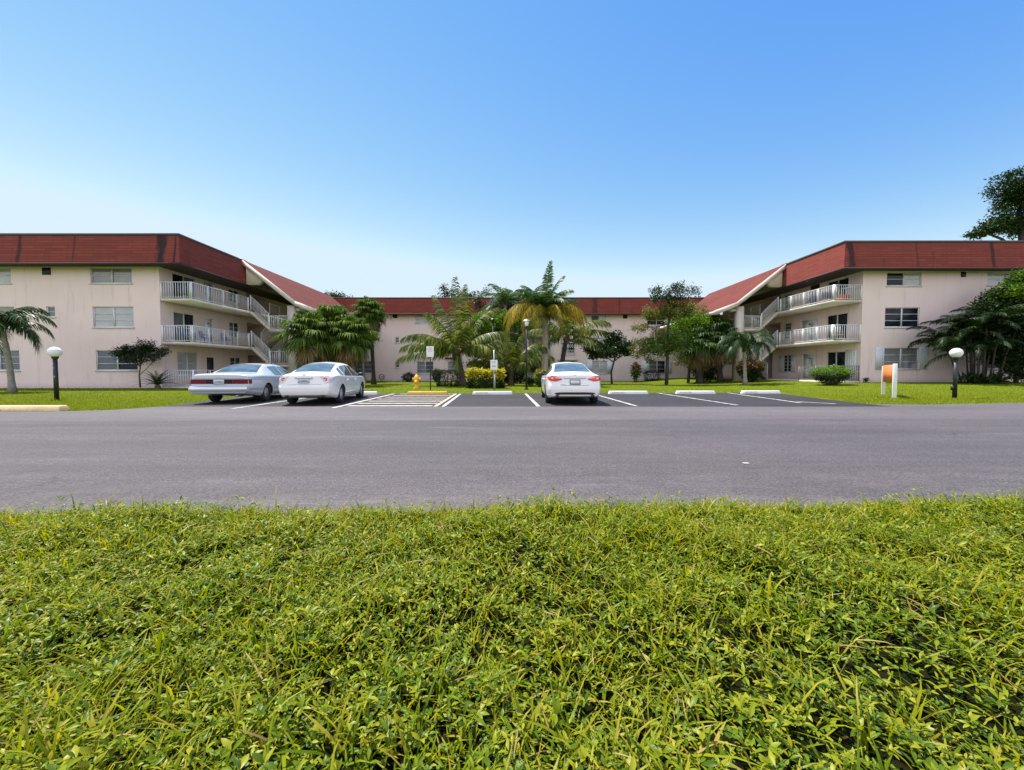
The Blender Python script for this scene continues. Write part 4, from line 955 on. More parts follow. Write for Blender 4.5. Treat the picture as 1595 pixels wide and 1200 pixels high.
stop_bar('wheel_stop', 'yellow painted bar before the fire hydrant, at the head of the hatched bay', 'wheel stop', -4.02, 18.9, 1.92, 'conc_yellow')
stop_bar('kerb_block', 'long low pale yellow concrete block on the grass at the road edge', 'kerb block', -14.55, 11.28, 3.7, 'conc_pale', h=.15, d=.16)

# fire hydrant
hx, hy = PX(649, 25.0), 25.0
t = thing('fire_hydrant', 'yellow fire hydrant on the grass behind the yellow wheel stop', 'hydrant', (hx, hy, G(hx, hy)))
m = MB(); m.lathe([(.19, 0), (.19, .05), (.13, .06), (.125, .45), (.13, .50), (.17, .51), (.17, .56), (.14, .57)], 20); m.build('barrel', M['hydrant'], t, True)
m = MB(); m.lathe([(.17, .57), (.175, .60), (.16, .70), (.11, .80), (.05, .86), (.03, .87), (.03, .93), (.001, .93)], 20); m.build('bonnet', M['hydrant'], t, True)
for sx in (-1, 1):
    m = MB(); m.lathe([(.06, 0), (.06, sx*.09), (.085, sx*.09), (.085, sx*.14), (.03, sx*.15), (.03, sx*.18), (.001, sx*.18)], 14, (sx*.10, 0, .60), 'x'); m.build('side_cap', M['hydrant'], t)
m = MB(); m.lathe([(.08, 0), (.08, -.09), (.11, -.09), (.11, -.15), (.03, -.16), (.001, -.19)], 16, (0, -.10, .42), 'y'); m.build('pumper_cap', M['hydrant'], t)

def sign(x, y, h, label, post, w, ph, sleeve=0, ext=0, rows=()):
    t = thing('parking_sign', label, 'sign', (x, y, G(x, y)))
    m = MB(); m.tube([(0, 0, 0), (0, 0, h-ph*.1+ext)], .032, 8); m.build('post', M[post], t)
    if sleeve:
        m = MB(); m.tube([(.045, 0, 0), (.045, 0, sleeve)], .03, 8); m.build('post_sleeve', M['galv'], t)
    m = MB(); m.box(-w/2, w/2, -.050, -.040, h-ph, h); p = m.build('plate', M['sign_white'], t)
    md = p.modifiers.new('bevel', 'BEVEL'); md.width = .004; md.segments = 2
    k = MB()
    for z, a, b_, hh, in rows:
        xx = a*w
        while xx < b_*w: l = .025+.02*((int(xx*997)) % 3); k.box(xx, min(xx+l, b_*w), -.0525, -.0495, h-ph*z-hh, h-ph*z); xx += l+.014
    k.build('sign_print', M['print_pink'] if post == 'black' else M['print_grey'], p)
    return t
M['print_pink'] = simple('faded_pink_print', (.62, .42, .50), .6); M['print_grey'] = simple('grey_print', (.36, .36, .42), .6)
sign(PX(670.5, 22.6), 22.6, PZ(540, 22.6), 'white sign plate on a black post beside the yellow hydrant', 'black', .42, .60, rows=[(.10, -.30, .30, .05), (.24, -.36, .36, .05), (.40, -.30, .34, .06)])
sign(PX(769.5, 22.6), 22.6, PZ(561, 22.6), 'white sign plate on a grey metal post in front of the yellow hedge', 'galv', .40, .56, .95, .62, rows=[(.12, -.30, .30, .045), (.27, -.26, .26, .045), (.55, -.26, .24, .09)])

def globe_lamp(x, y, label, chips):
    t = thing('globe_lamp', label, 'lamp post', (x, y, G(x, y)), 0, 'white globe lamps at the lawn edge')
    m = MB(); m.tube([(0, 0, 0), (0, 0, 1.62)], [.075, .068], 14); o = m.build('post', M['post_paint'] if chips else M['black'], t)
    m = MB(); m.lathe([(.068, 1.58), (.10, 1.62), (.11, 1.68), (.09, 1.70)], 16); m.build('collar', M['black'], t)
    m = MB(); n = 12; m.lathe([(max(.001, .205*math.cos(a)), 1.86+.20*math.sin(a)) for a in np.linspace(-1.1, math.pi/2, n)], 28); m.build('globe', M['globe'], t, True)
    if not chips:
        m = MB(); m.box(-.15, -.072, -.05, .03, .33, .52); m.build('outlet_box', M['black'], t)
    return t
mm, nt, bb = newmat('peeling_black_paint'); f = noise(nt, objco(nt, (1, 1, .7)), 5.5, 4, .6)
nt.links.new(ramp(nt, f, [(.60, (.014, .012, .016)), (.63, (.42, .37, .36))]), bb.inputs['Base Color']); bb.inputs['Roughness'].default_value = .55; M['post_paint'] = mm
globe_lamp(PX(87, 15.6), 15.6, 'white globe on a peeling black post beside the left hand palm', True)
globe_lamp(PX(1488, 16.4), 16.4, 'white globe on a plain black post near the orange board', False)

def lantern(x, y, h, label, dark):
    t = thing('lantern_post', label, 'lamp post', (x, y, G(x, y)))
    m = MB(); m.tube([(0, 0, 0), (0, 0, h-.35)], [.065, .05], 10); m.lathe([(.12, 0), (.12, .05), (.07, .12)], 12); m.build('post', M['darkmetal'], t)
    m = MB(); m.lathe([(.06, h-.36), (.10, h-.33), (.14, h-.10), (.13, h-.08)], 8); m.build('lamp_glass', M['darkmetal'] if dark else M['globe'], t)
    m = MB(); m.lathe([(.22, h-.08), (.20, h-.05), (.06, h+.04), (.001, h+.06)], 8); m.build('lamp_cap', M['darkmetal'] if dark else M['galv'], t)
lantern(PX(820, 23.4), 23.4, PZ(499, 23.4), 'tall slim dark lamp post with a pale lantern, left of the newer white saloon', False)
lantern(PX(768, 31), 31, PZ(497, 31), 'tall dark lamp post standing behind the yellow hedge', True)

# orange board on two white posts, end on to the road
t = thing('notice_board', 'blank orange board held between two cream posts on the grass', 'sign', (16.57, 17.5, G(16.57, 17.5)), math.atan2(-2.2, -1.58))
for x, h in ((-1.32, 1.34), (1.32, 1.42)):
    m = MB(); m.box(x-.065, x+.065, -.065, .065, -.05, h); p = m.build('post', M['conc_white'] if x > 0 else M['cream'], t)
    md = p.modifiers.new('bevel', 'BEVEL'); md.width = .01; md.segments = 2
m = MB(); m.box(-1.25, 1.25, -.025, .025, .62, 1.38); m.build('board', M['orange'], t)
m = MB()
for z in (.80, 1.18): m.box(-1.26, -1.1, .027, .06, z-.03, z+.03)
m.build('bracket', M['galv'], t)

# balcony belongings
M['blue_plastic'] = simple('blue_plastic', (.035, .07, .25), .5); M['tan_fabric'] = simple('tan_fabric', (.40, .30, .2), .8); M['terracotta'] = simple('terracotta_red', (.55, .12, .06), .7); M['navy'] = simple('navy_cloth', (.03, .04, .12), .8)
def chair(loc, rz, label, mat, group=None):
    t = thing('balcony_chair', label, 'chair', loc, rz, group)
    m = MB(); m.box(-.25, .25, -.24, .25, .40, .44); m.build('seat', M[mat], t)
    m = MB(); m.add([(-.25, .23, .44), (.25, .23, .44), (.23, .36, .92), (-.23, .36, .92), (-.25, .27, .44), (.25, .27, .44), (.23, .40, .92), (-.23, .40, .92)], [(0, 1, 2, 3), (5, 4, 7, 6), (3, 2, 6, 7), (0, 3, 7, 4), (1, 5, 6, 2)]); m.build('backrest', M[mat], t)
    for sx in (-1, 1):
        for sy in (-.21, .22):
            m = MB(); m.tube([(sx*.22, sy, .40), (sx*.25, sy*1.1, 0)], [.022, .018], 6); m.build('leg', M[mat], t)
        m = MB(); m.box(sx*.25-.025, sx*.25+.025, -.24, .30, .62, .65); m.box(sx*.25-.02, sx*.25+.02, -.22, -.18, .44, .62); m.build('armrest', M[mat], t)
    return t
lw = lambda u, v, z: (-22.4+u, 25.5+v, z); rw = lambda u, v, z: (24.3-u, 27.8+v, .3+z)
g_ = 'blue chairs on the middle left balcony'
chair(lw(1.1, .9, 2.96), R(150), 'blue plastic chair on the middle left balcony, nearest the corner wall', 'blue_plastic', g_)
chair(lw(1.2, 2.2, 2.96), R(100), 'blue plastic chair on the middle left balcony, second from the corner wall', 'blue_plastic', g_)
chair(lw(1.3, 4.1, 2.96), R(80), 'blue plastic chair on the middle left balcony, farthest from the corner wall', 'blue_plastic', g_)
chair(lw(1.0, .8, 5.72), R(140), 'navy chair on the top left balcony behind the rails', 'navy')
chair(rw(1.3, 3.2, 5.72), R(-70), 'blue plastic chair on the top right balcony', 'blue_plastic')
chair(rw(1.3, 1.6, 5.72), R(-40), 'navy chair on the top right balcony beside the red planter', 'navy')
chair(rw(1.0, .7, 2.96), R(20), 'tan chair on the middle right balcony', 'tan_fabric')
t = thing('planter_box', 'red planter box on the top right balcony by the front rail', 'planter', rw(1.05, .45, 5.72))
m = MB(); P_ = [(-.36, -.18, 0), (.36, -.18, 0), (.36, .18, 0), (-.36, .18, 0), (-.42, -.22, .42), (.42, -.22, .42), (.42, .22, .42), (-.42, .22, .42)]; m.add(P_, [(0,3,2,1),(0,1,5,4),(1,2,6,5),(2,3,7,6),(3,0,4,7)]); m.build('box', M['terracotta'], t)
m = MB(); m.box(-.39, .39, -.20, .20, .36, .38); m.build('earth', M['soil'], t)
t = thing('side_table', 'small white table on the top right balcony under the potted plant', 'table', rw(.55, .55, 5.72))
m = MB(); m.box(-.32, .32, -.25, .25, .92, .95); m.build('tabletop', M['rail'], t)
for sx in (-1, 1):
    for sy in (-1, 1): m = MB(); m.tube([(sx*.28, sy*.21, .92), (sx*.28, sy*.21, 0)], .02, 6); m.build('leg', M['rail'], t)
# hose reel leaning on the centre block
x, y = PX(595, 45.9), 45.9
t = thing('hose_coil', 'dark coiled hose hung low on the back wall by the tall fan palm', 'hose', (x, y, G(x, y)))
m = MB(); m.tube([(.30*math.cos(a)*(1-.02*a/6.28), -.1-.02*math.sin(a*3), .52+.30*math.sin(a)) for a in np.linspace(0, 6.28*5, 120)], .03, 6); m.build('coil', M['plastic'], t)
m = MB(); m.box(-.06, .06, -.06, .36, .48, .56); m.build('bracket', M['darkmetal'], t)

# scrap of white paper on the road
t_ = MB(); a, b_ = PX(1165, 4.85), 4.85; t_.add([(a-.035, b_-.02, .012), (a+.0, b_-.03, .014), (a+.04, b_-.01, .01), (a+.035, b_+.03, .012), (a, b_+.02, .013), (a-.035, b_+.03, .01)], [(0, 1, 4, 5), (1, 2, 3, 4)])
tag(t_.build('paper_scrap', M['conc_grey']), 'crumpled white scrap lying alone on the road near the grass', 'litter')
# ------------------------------------------------------------------ palms, trees, hedges
G1 = [(.022, .045, .010), (.045, .085, .014), (.085, .13, .022)]
M['palm_green'] = leafmat('palm_green', [(.022, .05, .012), (.045, .09, .018), (.085, .14, .03)], .25, .4, .3, .8)
M['palm_dark'] = leafmat('palm_dark', [(.012, .03, .010), (.025, .052, .014), (.05, .085, .02)], .2, .4, .3, .8)
M['palm_shade'] = leafmat('palm_shade', [(.008, .018, .007), (.016, .034, .010), (.035, .06, .015)], .12, .45, .3, .8)  # areca leaves darkened: the clump's backlit shade is put into the colour
M['palm_coco'] = leafmat('palm_coconut', [(.02, .048, .008), (.06, .10, .014), (.12, .155, .025), (.26, .24, .05)], .25, .4, .35, .8)
M['palm_gold'] = leafmat('palm_gold', [(.09, .11, .012), (.26, .20, .014), (.46, .28, .018)], .35, .5, .25, .8)
M['fan_green'] = leafmat('fan_green', [(.02, .05, .008), (.06, .105, .014), (.12, .165, .03)], .2, .6, .3, .8, .04)
M['dead_frond'] = leafmat('dead_frond', [(.10, .06, .03), (.22, .14, .07), (.32, .22, .13)], .15, .7, .3, .8)
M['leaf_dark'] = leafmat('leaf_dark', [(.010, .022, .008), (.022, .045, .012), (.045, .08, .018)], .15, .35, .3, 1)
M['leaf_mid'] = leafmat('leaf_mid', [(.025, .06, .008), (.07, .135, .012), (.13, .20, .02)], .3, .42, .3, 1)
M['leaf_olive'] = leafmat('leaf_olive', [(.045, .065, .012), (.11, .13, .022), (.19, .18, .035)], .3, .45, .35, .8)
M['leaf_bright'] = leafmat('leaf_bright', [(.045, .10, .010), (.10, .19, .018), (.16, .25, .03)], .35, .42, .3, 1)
M['leaf_yellow'] = leafmat('leaf_yellow', [(.14, .15, .012), (.42, .36, .03), (.58, .48, .06)], .3, .45, .3, 1.2)
M['leaf_purple'] = leafmat('leaf_purple', [(.010, .022, .008), (.022, .038, .012), (.04, .055, .018)], .15, .45, .3, 1)
M['leaf_lilac'] = leafmat('leaf_lilac', [(.10, .08, .08), (.28, .24, .27), (.45, .40, .45)], .2, .6, .3, 1)
M['leaf_red'] = leafmat('leaf_red', [(.03, .035, .01), (.09, .06, .02), (.22, .06, .03)], .25, .45, .35, 1.5)
M['leaf_pale'] = leafmat('leaf_pale', [(.25, .30, .2), (.55, .56, .52)], .2, .5, .2)
RH = np.array([[0, 0, 0], [-.5, .45, .07], [0, 1, -.06], [.5, .45, .07]]); RHF = [np.array([[0, 3, 2], [0, 2, 1]])]
def leaves(mb, pts, size, up=.35, asp=.5, mi=0):
    n = len(pts)
    mb.inst(RH, RHF, rotm(rng.uniform(0, 6.28, n), rng.normal(up*.6, .5, n), rng.normal(0, .7, n), size*asp*rng.uniform(.7, 1.3, n), size*rng.uniform(.7, 1.35, n)), np.asarray(pts), mi)
def clump_pts(c, r, ncl, per, sig, shell=.5, flat=1.0):
    d = rng.normal(size=(ncl, 3)); d /= np.linalg.norm(d, axis=1)[:, None]
    rad = rng.uniform(shell**3, 1, ncl)**(1/3); cc = np.asarray(c)+d*rad[:, None]*np.asarray(r)
    p = np.repeat(cc, per, 0)+rng.normal(size=(ncl*per, 3))*np.array([sig, sig, sig*flat]); return p, cc
def frond(L_, S_, base, az, el, length, droop, nl=34, ll=.7, lw=.035, hang=.35, vee=.25, mi=0, sr=.025, roll=0.0, power=1.25):
    n = 12; t = np.linspace(0, 1, n+1); e = el-droop*t**power; ds = length/n
    r = np.concatenate([[0], np.cumsum(np.cos(e[:-1])*ds)]); z = np.concatenate([[0], np.cumsum(np.sin(e[:-1])*ds)])
    ca, sa = math.cos(az), math.sin(az); lat = roll*length*.25*t**2
    P_ = np.stack([base[0]+r*ca-lat*sa, base[1]+r*sa+lat*ca, base[2]+z], -1)
    S_.tube([tuple(p) for p in P_], list(sr*(1-.85*t)), 4, False, 1)
    q = np.linspace(.14, .995, nl); q = np.repeat(q, 2); sgn = np.tile([-1., 1.], nl)
    q = np.clip(q+rng.normal(0, .006, 2*nl), .1, 1)
    B = np.stack([np.interp(q, t, P_[:, k]) for k in range(3)], -1); eq = np.interp(q, t, e)
    F_ = np.stack([np.cos(eq)*ca, np.cos(eq)*sa, np.sin(eq)], -1); Sd = np.stack([-sa+0*q, ca+0*q, 0*q], -1)*sgn[:, None]
    U = np.cross(np.stack([-sa+0*q, ca+0*q, 0*q], -1), F_); U = U*np.sign(U[:, 2:3]+1e-9)
    ang = np.interp(q, [0, .6, 1], [1.15, .85, .35])+rng.normal(0, .08, 2*nl)
    D = F_*np.cos(ang)[:, None]+Sd*np.sin(ang)[:, None]+U*(vee*np.sin(ang))[:, None]
    D += np.array([0, 0, -1])*(hang*.5*rng.uniform(.6, 1.3, 2*nl))[:, None]; D /= np.linalg.norm(D, axis=1)[:, None]
    ln = ll*np.sin(math.pi*np.interp(q, [0, 1], [.2, .93]))**.55*rng.uniform(.85, 1.1, 2*nl)
    W = F_*lw*.5; dn = np.array([0, 0, -1.0])
    m1 = B+D*(ln*.5)[:, None]+dn*(ln*.10*hang)[:, None]; tip = B+D*(ln*.93)[:, None]+dn*(ln*.55*hang)[:, None]
    V = np.stack([B-W, B+W, m1+W*1.1, m1-W*1.1, tip], 1).reshape(-1, 3); k = np.arange(2*nl)[:, None]*5
    L_.addnp(V, k+np.array([[0, 1, 2, 3]]), mi)
    L_.f.append((k+np.array([[3, 2, 4]])+(L_.n-len(V)), mi))
def fan(L_, S_, base, az, el, pet, Rr, nseg=26, sag=.5, mi=0, spread=2.6):
    d = np.array([math.cos(az)*math.cos(el), math.sin(az)*math.cos(el), math.sin(el)]); s = np.array([-math.sin(az), math.cos(az), 0.]); u = np.cross(s, d); u = u if u[2] > 0 else -u
    hub = np.asarray(base)+d*pet+np.array([0, 0, -.06*pet]); S_.tube([tuple(base), tuple((np.asarray(base)+hub)/2+u*.03), tuple(hub)], [.028, .02, .015], 4, False, 1)
    nseg = int(nseg*1.5); a = np.linspace(-spread, spread, nseg)+rng.normal(0, .02, nseg); dr = d*math.cos(-.25)+u*math.sin(-.25)
    D = np.cos(a)[:, None]*dr+np.sin(a)[:, None]*s+u*(.18*np.abs(np.sin(a)))[:, None]
    D /= np.linalg.norm(D, axis=1)[:, None]; T_ = np.cross(D, u); T_ /= np.linalg.norm(T_, axis=1)[:, None]
    ln = Rr*(.72+.28*np.cos(a*.55))*rng.uniform(.9, 1.08, nseg); w = ln*.046; dn = np.array([0, 0, -1.])
    p0 = hub+0*D; p1 = hub+D*(ln*.45)[:, None]; p2 = hub+D*(ln*.75)[:, None]+dn*(ln*.16*sag)[:, None]; p3 = hub+D*(ln*.95)[:, None]+dn*(ln*.62*sag*rng.uniform(.6, 1.3, nseg))[:, None]
    V = np.stack([p0, p1-T_*w[:, None], p1+T_*w[:, None], p2-T_*(w*.7)[:, None], p2+T_*(w*.7)[:, None], p3], 1).reshape(-1, 3); k = np.arange(nseg)[:, None]*6; o = L_.n
    L_.addnp(V, k+np.array([[1, 2, 4, 3]]), mi); L_.f.append((k+np.array([[0, 2, 1]])+o, mi)); L_.f.append((k+np.array([[3, 4, 5]])+o, mi))
def limb(m, pts, r0, r1, n=7): m.tube(pts, list(np.linspace(r0, r1, len(pts))), n)
def base(px, Y): x = PX(px, Y); return (x, Y, G(x, Y))
def zloc(py, Y, b): return PZ(py, Y)-b[2]

def trunk_palm(name, label, cat, px, Y, top, r0, r1, mat, group=None, bulge=1.0):
    b = base(px, Y); t = thing(name, label, cat, b, 0, group); m = MB()
    tx, tz = PX(top[0], Y)-b[0], zloc(top[1], Y, b); n = 10; pts = []; rad = []
    for i in range(n+1):
        s = i/n; pts.append((tx*s**1.3, .04*math.sin(3*s), tz*s)); k = r0+(r1-r0)*s
        rad.append(k*(1.5 if i == 0 else 1.1 if i == 1 else 1)*(1+.05*(i % 2)))
    m.tube(pts, rad, 10); m.build('trunk', M[mat], t, True); return t, (tx, 0, tz), b
# 1 left hand palm, and its twin by the right stairs: arching glossy crown
def christmas_palm(label, px, Y, top, scale, seed, n=15, mats=('palm_dark', 'bark_grey')):
    t, c, b = trunk_palm('feather_palm', label, 'palm', px, Y, top, .13*scale, .10*scale, 'palmtrunk', 'short palms with arching crowns')
    L_ = MB(); 
    for i in range(n):
        az = i*2.4+seed; el = R(75)-R(68)*(i/n)
        frond(L_, L_, (c[0], c[1], c[2]+.05), az, el, scale*rng.uniform(2.1, 2.5), R(118)+R(14)*(i/n), 46, .66*scale, .06, .9, .35, roll=rng.uniform(-.3, .3))
    m = MB(); m.tube([(c[0], c[1], c[2]-.5*scale), (c[0], c[1], c[2]-.1), (c[0], c[1], c[2]+.35*scale)], [.11*scale, .12*scale, .05*scale], 8); m.build('crown_shaft', M['palm_green'], t, True)
    L_.build('crown', [M[mats[0]], M[mats[0]]], t)
christmas_palm('palm with glossy arching fronds on the lawn at the far left wall', 18, 20.6, (6, 512), 1.0, .3)
christmas_palm('palm with glossy arching fronds standing by the right hand stairs', 1161, 28.6, (1158, 538), 1.0, 1.1)
# coconut palms
def coconut(label, px, Y, top, spec, r=.17, mats='palm_coco', name='coconut_palm', tm='bark', nut=True, ll=.85):
    t, c, b = trunk_palm(name, label, 'palm', px, Y, top, r*1.3, r, tm)
    L_ = MB()
    for az, el, ln, dr, ro in spec: frond(L_, L_, (c[0]+.1*math.cos(R(az)), c[1]+.1*math.sin(R(az)), c[2]), R(az), R(el), ln, R(dr), 54, ll, .07, 1.1, .1, roll=ro, sr=.035)
    m = MB(); m.lathe([(r, c[2]-.5), (r*1.7, c[2]-.1), (r*1.3, c[2]+.25), (.05, c[2]+.6)], 8, (c[0], c[1], 0)); m.build('crown_boots', M['boots'], t)
    L_.build('crown', [M[mats], M['dead_frond']], t); return t, c, b
coconut('coconut palm with long fronds over the clipped hedge, leaning trunk', 722, 29.5, (711, 552),
        [(172, 32, 4.4, 62, .1), (188, 14, 4.3, 48, -.1), (200, 50, 4.3, 85, .2), (100, 86, 6.0, 14, 0), (70, 83, 5.7, 22, .1), (140, 78, 5.3, 38, 0), (20, 70, 5.0, 52, 0), (-10, 48, 4.2, 62, .2), (5, 24, 4.3, 30, -.2),
         (-40, 30, 3.4, 60, 0), (-90, 35, 3.2, 75, 0), (-80, 8, 2.6, 95, 0), (-120, 45, 3.6, 80, 0), (215, 30, 3.6, 60, 0), (60, 40, 3.8, 60, 0), (120, 30, 3.6, 60, 0), (-60, 62, 3.8, 60, 0), (240, 64, 4.2, 55, 0), (300, 75, 4.4, 40, 0)], .2)
coconut('low coconut palm with upright fronds between the two lamp posts', 796, 30.5, (795, 574),
        [(95, 85, 3.9, 25, 0), (60, 72, 3.9, 45, 0), (130, 70, 3.8, 45, .1), (20, 62, 3.7, 60, 0), (160, 60, 3.6, 65, 0), (5, 40, 3.5, 60, .2), (175, 36, 3.4, 70, 0), (-30, 55, 3.4, 65, 0), (210, 55, 3.3, 70, 0), (-80, 62, 3.2, 70, 0), (-60, 30, 2.8, 70, 0), (240, 30, 2.7, 70, 0)], .16)
coconut('coconut palm with pale fronds behind the newer white saloon', 872, 34, (882, 527),
        [(5, 30, 3.8, 55, .1), (-8, 52, 4.0, 80, 0), (15, 12, 3.6, 50, 0), (170, 35, 3.9, 70, 0), (185, 58, 4.0, 80, 0), (100, 75, 3.8, 50, 0), (60, 60, 3.8, 60, 0), (140, 55, 3.6, 70, 0), (-60, 40, 3.2, 80, 0), (-110, 40, 3.2, 85, 0), (-30, 5, 3.2, 60, 0), (200, 8, 3.2, 60, 0), (-90, 70, 3.4, 60, 0)], .17, tm='bark_dark')
# queen palm with golden old fronds
t, c, b = trunk_palm('queen_palm', 'tall palm with golden yellow arching fronds and straight grey trunk', 'palm', 849, 29.5, (849, 492), .24, .19, 'palmtrunk')
L_ = MB()
for az, el, ln, dr, ro in [(60, 84, 4.2, 14, 0), (20, 80, 3.4, 40, .1), (150, 76, 3.2, 60, 0), (180, 66, 3.0, 75, 0), (200, 72, 3.0, 80, 0), (0, 62, 2.9, 95, 0), (-40, 70, 3.0, 85, 0), (240, 66, 2.9, 95, 0), (100, 70, 3.0, 70, 0), (-90, 70, 2.9, 95, 0), (300, 60, 2.9, 110, 0), (120, 60, 2.9, 100, 0)]:
    frond(L_, L_, c, R(az), R(el), ln, R(dr), 54, .7, .08, .7, .2, roll=ro, sr=.035)
L_.build('crown', [M['palm_green'], M['palm_green']], t)
L_ = MB()
for az, el, ln, dr in [(182, 60, 3.7, 150), (205, 54, 3.8, 150), (160, 56, 3.6, 150), (-5, 58, 3.7, 150), (-28, 54, 3.6, 150), (20, 52, 3.7, 148), (-70, 50, 3.3, 150), (230, 48, 3.3, 150), (-110, 50, 3.3, 150), (190, 40, 3.4, 130), (-12, 40, 3.4, 130)]:
    frond(L_, L_, c, R(az), R(el), ln*1.25, R(dr*1.08), 62, .8, .055, 1.1, .1, sr=.035, power=.95)
L_.build('old_fronds', [M['palm_gold'], M['palm_gold']], t)
L_ = MB()
for az, el, ln, dr in [(-60, 10, 2.6, 95), (-100, 5, 2.6, 90), (-20, 0, 2.5, 85), (-140, 0, 2.4, 85)]: frond(L_, L_, c, R(az), R(el), ln, R(dr), 40, .5, .045, 1.0, .1, sr=.03)
L_.build('hanging_fronds', [M['palm_coco'], M['dead_frond']], t)
def feather(label, px, Y, top, n, ln, mats, elmax=80, dr=95, r=.16):
    t, c, b = trunk_palm('feather_palm', label, 'palm', px, Y, top, r*1.3, r, 'bark_grey'); L_ = MB()
    for i in range(n): frond(L_, L_, c, i*2.4+px, R(elmax)-R(elmax-5)*i/n, ln*rng.uniform(.85, 1.1), R(dr), 36, ln*.22, .075, .6, .3, sr=.03)
    L_.build('crown', [M[mats], M[mats]], t)
feather('dark green palm rising over the centre roof behind the yellow hedge', 787, 39, (787, 476), 15, 3.3, 'palm_green')
feather('dark palm crown just left of the golden palm, over the centre roof', 832, 38, (832, 478), 12, 3.0, 'palm_green')
# fan palms
def fanpalm(label, px, Y, top, n, pet, Rr, dead=0, r=.15, mats='fan_green', tm='bark_grey', sag=.85, group='fan palms beside the left stairs'):
    t, c, b = trunk_palm('fan_palm', label, 'palm', px, Y, top, r*1.2, r, tm, group); L_ = MB()
    for i in range(n):
        el = R(80)-R(115)*(i/n)**.9
        fan(L_, L_, c, i*2.4+px, el, pet*rng.uniform(.8, 1.15), Rr*rng.uniform(.9, 1.1), 30, sag)
    L_.build('crown', [M[mats], M[mats]], t)
    if dead:
        D_ = MB()
        for i in range(dead): fan(D_, D_, (c[0], c[1], c[2]-.2), i*2.4, R(-35)-R(40)*rng.uniform(0, 1), pet*rng.uniform(.6, 1), Rr*.9, 22, .8, spread=1.6)
        D_.build('dead_fronds', [M['dead_frond'], M['dead_frond']], t)
fanpalm('green fan palm right beside the stair pillar, leftmost of the left clump', 487, 27.5, (484, 523), 26, 1.15, 1.15, 3)
fanpalm('full fan palm in the middle of the left clump with hanging brown skirt', 527, 29.5, (520, 512), 26, 1.2, 1.2, 8)
fanpalm('olive fan palm at the right of the left clump, brown dead fronds below', 552, 28.5, (545, 527), 24, 1.1, 1.1, 12)
fanpalm('tall slim fan palm with round crown and brown skirt in front of the back block', 582, 33, (577, 488), 34, .85, .85, 14, .13, tm='bark_dark', group=None)
fanpalm('dark fan palm with long hanging fronds beneath the right hand trees', 1090, 33.5, (1088, 535), 22, 1.0, 1.2, 10, .2, 'palm_green', 'bark_dark', 1.0, 'fan palms under the right hand trees')
fanpalm('dark fan palm close to the right stair pillar, half hidden by leaves', 1122, 33.5, (1118, 528), 20, 1.0, 1.15, 10, .18, 'palm_dark', 'bark_dark', 1.0, 'fan palms under the right hand trees')
# cycad
def cycad(label, px, Y, n, ln, h=.25, mats='palm_dark', ll=.16, name='cycad'):
    b = base(px, Y); t = thing(name, label, 'plant', b); m = MB(); m.lathe([(.14, 0), (.16, h*.6), (.1, h)], 9); m.build('stem', M['boots'], t); L_ = MB()
    for i in range(n): frond(L_, L_, (0, 0, h), i*2.4, R(75)-R(60)*i/n, ln*rng.uniform(.8, 1.1), R(55), 22, ll, .03, .15, .3, sr=.014)
    L_.build('fronds', [M[mats], M[mats]], t)
cycad('spiky dark rosette plant at the left building corner', 245, 24.4, 26, 1.3)
cycad('small dark spiky tuft at the corner of the right block', 1349, 26.9, 12, .42, .1, 'palm_dark', .10)
# broadleaf trees
def tree(name, label, px, Y, limbs, clumps, tmat, lmat, r0, leaf=.13, group=None, cat='tree', up=.35, asp=.5):
    """limbs: lists of (px, py, dy) from the base; clumps: (px, py, dy, rx, ry, rz, ncl, per, sig[, material])"""
    b = base(px, Y); t = thing(name, label, cat, b, 0, group); m = MB()
    loc = lambda q: (PX(q[0], Y)-b[0], q[2], zloc(q[1], Y, b))
    for li in limbs:
        P_ = [loc(q) for q in li[1:]]; limb(m, P_, li[0], max(.012, li[0]*.4), 7)
    by = {}; sp = MB()
    for cl in clumps:
        c = loc(cl[:3]); p, cc = clump_pts(c, cl[3:6], cl[6], cl[7], cl[8], .45, .75)
        L_ = by.setdefault(cl[9] if len(cl) > 9 else lmat, MB()); leaves(L_, p, leaf, up, asp)
        for q in cc[::3]:
            q0 = np.array(c)+(q-np.array(c))*.15-np.array([0, 0, cl[5]*.5]); m.tube([tuple(q0), tuple((q0+q)/2+np.array([0, 0, .05])), tuple(q)], [.018, .012, .006], 4, False)
    m.build('trunk', M[tmat], t, True)
    for k, L_ in by.items(): L_.build('crown', M[k], t)
    return t
tree('spreading_tree', 'small spreading tree with very dark leaves at the left wall window', 218, 24.3, [(.05, (218, 604, 0), (217, 585, 0), (220, 566, 0), (223, 548, 0)), (.035, (219, 572, 0), (206, 556, .1), (190, 546, .2)), (.035, (220, 568, 0), (236, 553, -.2), (252, 545, 0)), (.02, (217, 585, 0), (229, 570, .2), (240, 558, .2))],
     [(216, 552, 0, 1.2, .9, .52, 70, 44, .13), (198, 548, 0, .9, .6, .3, 28, 32, .11), (240, 549, 0, .8, .6, .42, 34, 36, .11), (222, 540, 0, .6, .5, .5, 24, 30, .10)], 'bark', 'leaf_purple', .05, .11)
tree('plumeria_tree', 'thin pale stemmed tree with bright leaf tuft by the tall fan palm', 570, 32, [(.055, (570, 598, 0), (567, 575, 0), (568, 555, 0), (569, 538, 0)), (.03, (569, 540, 0), (577, 531, .1)), (.03, (569, 541, 0), (560, 532, 0))],
     [(560, 532, 0, .5, .5, .4, 12, 22, .14), (578, 530, 0, .45, .5, .35, 12, 22, .14), (569, 526, .1, .5, .4, .35, 12, 22, .14)], 'bark_grey', 'leaf_bright', .05, .22)
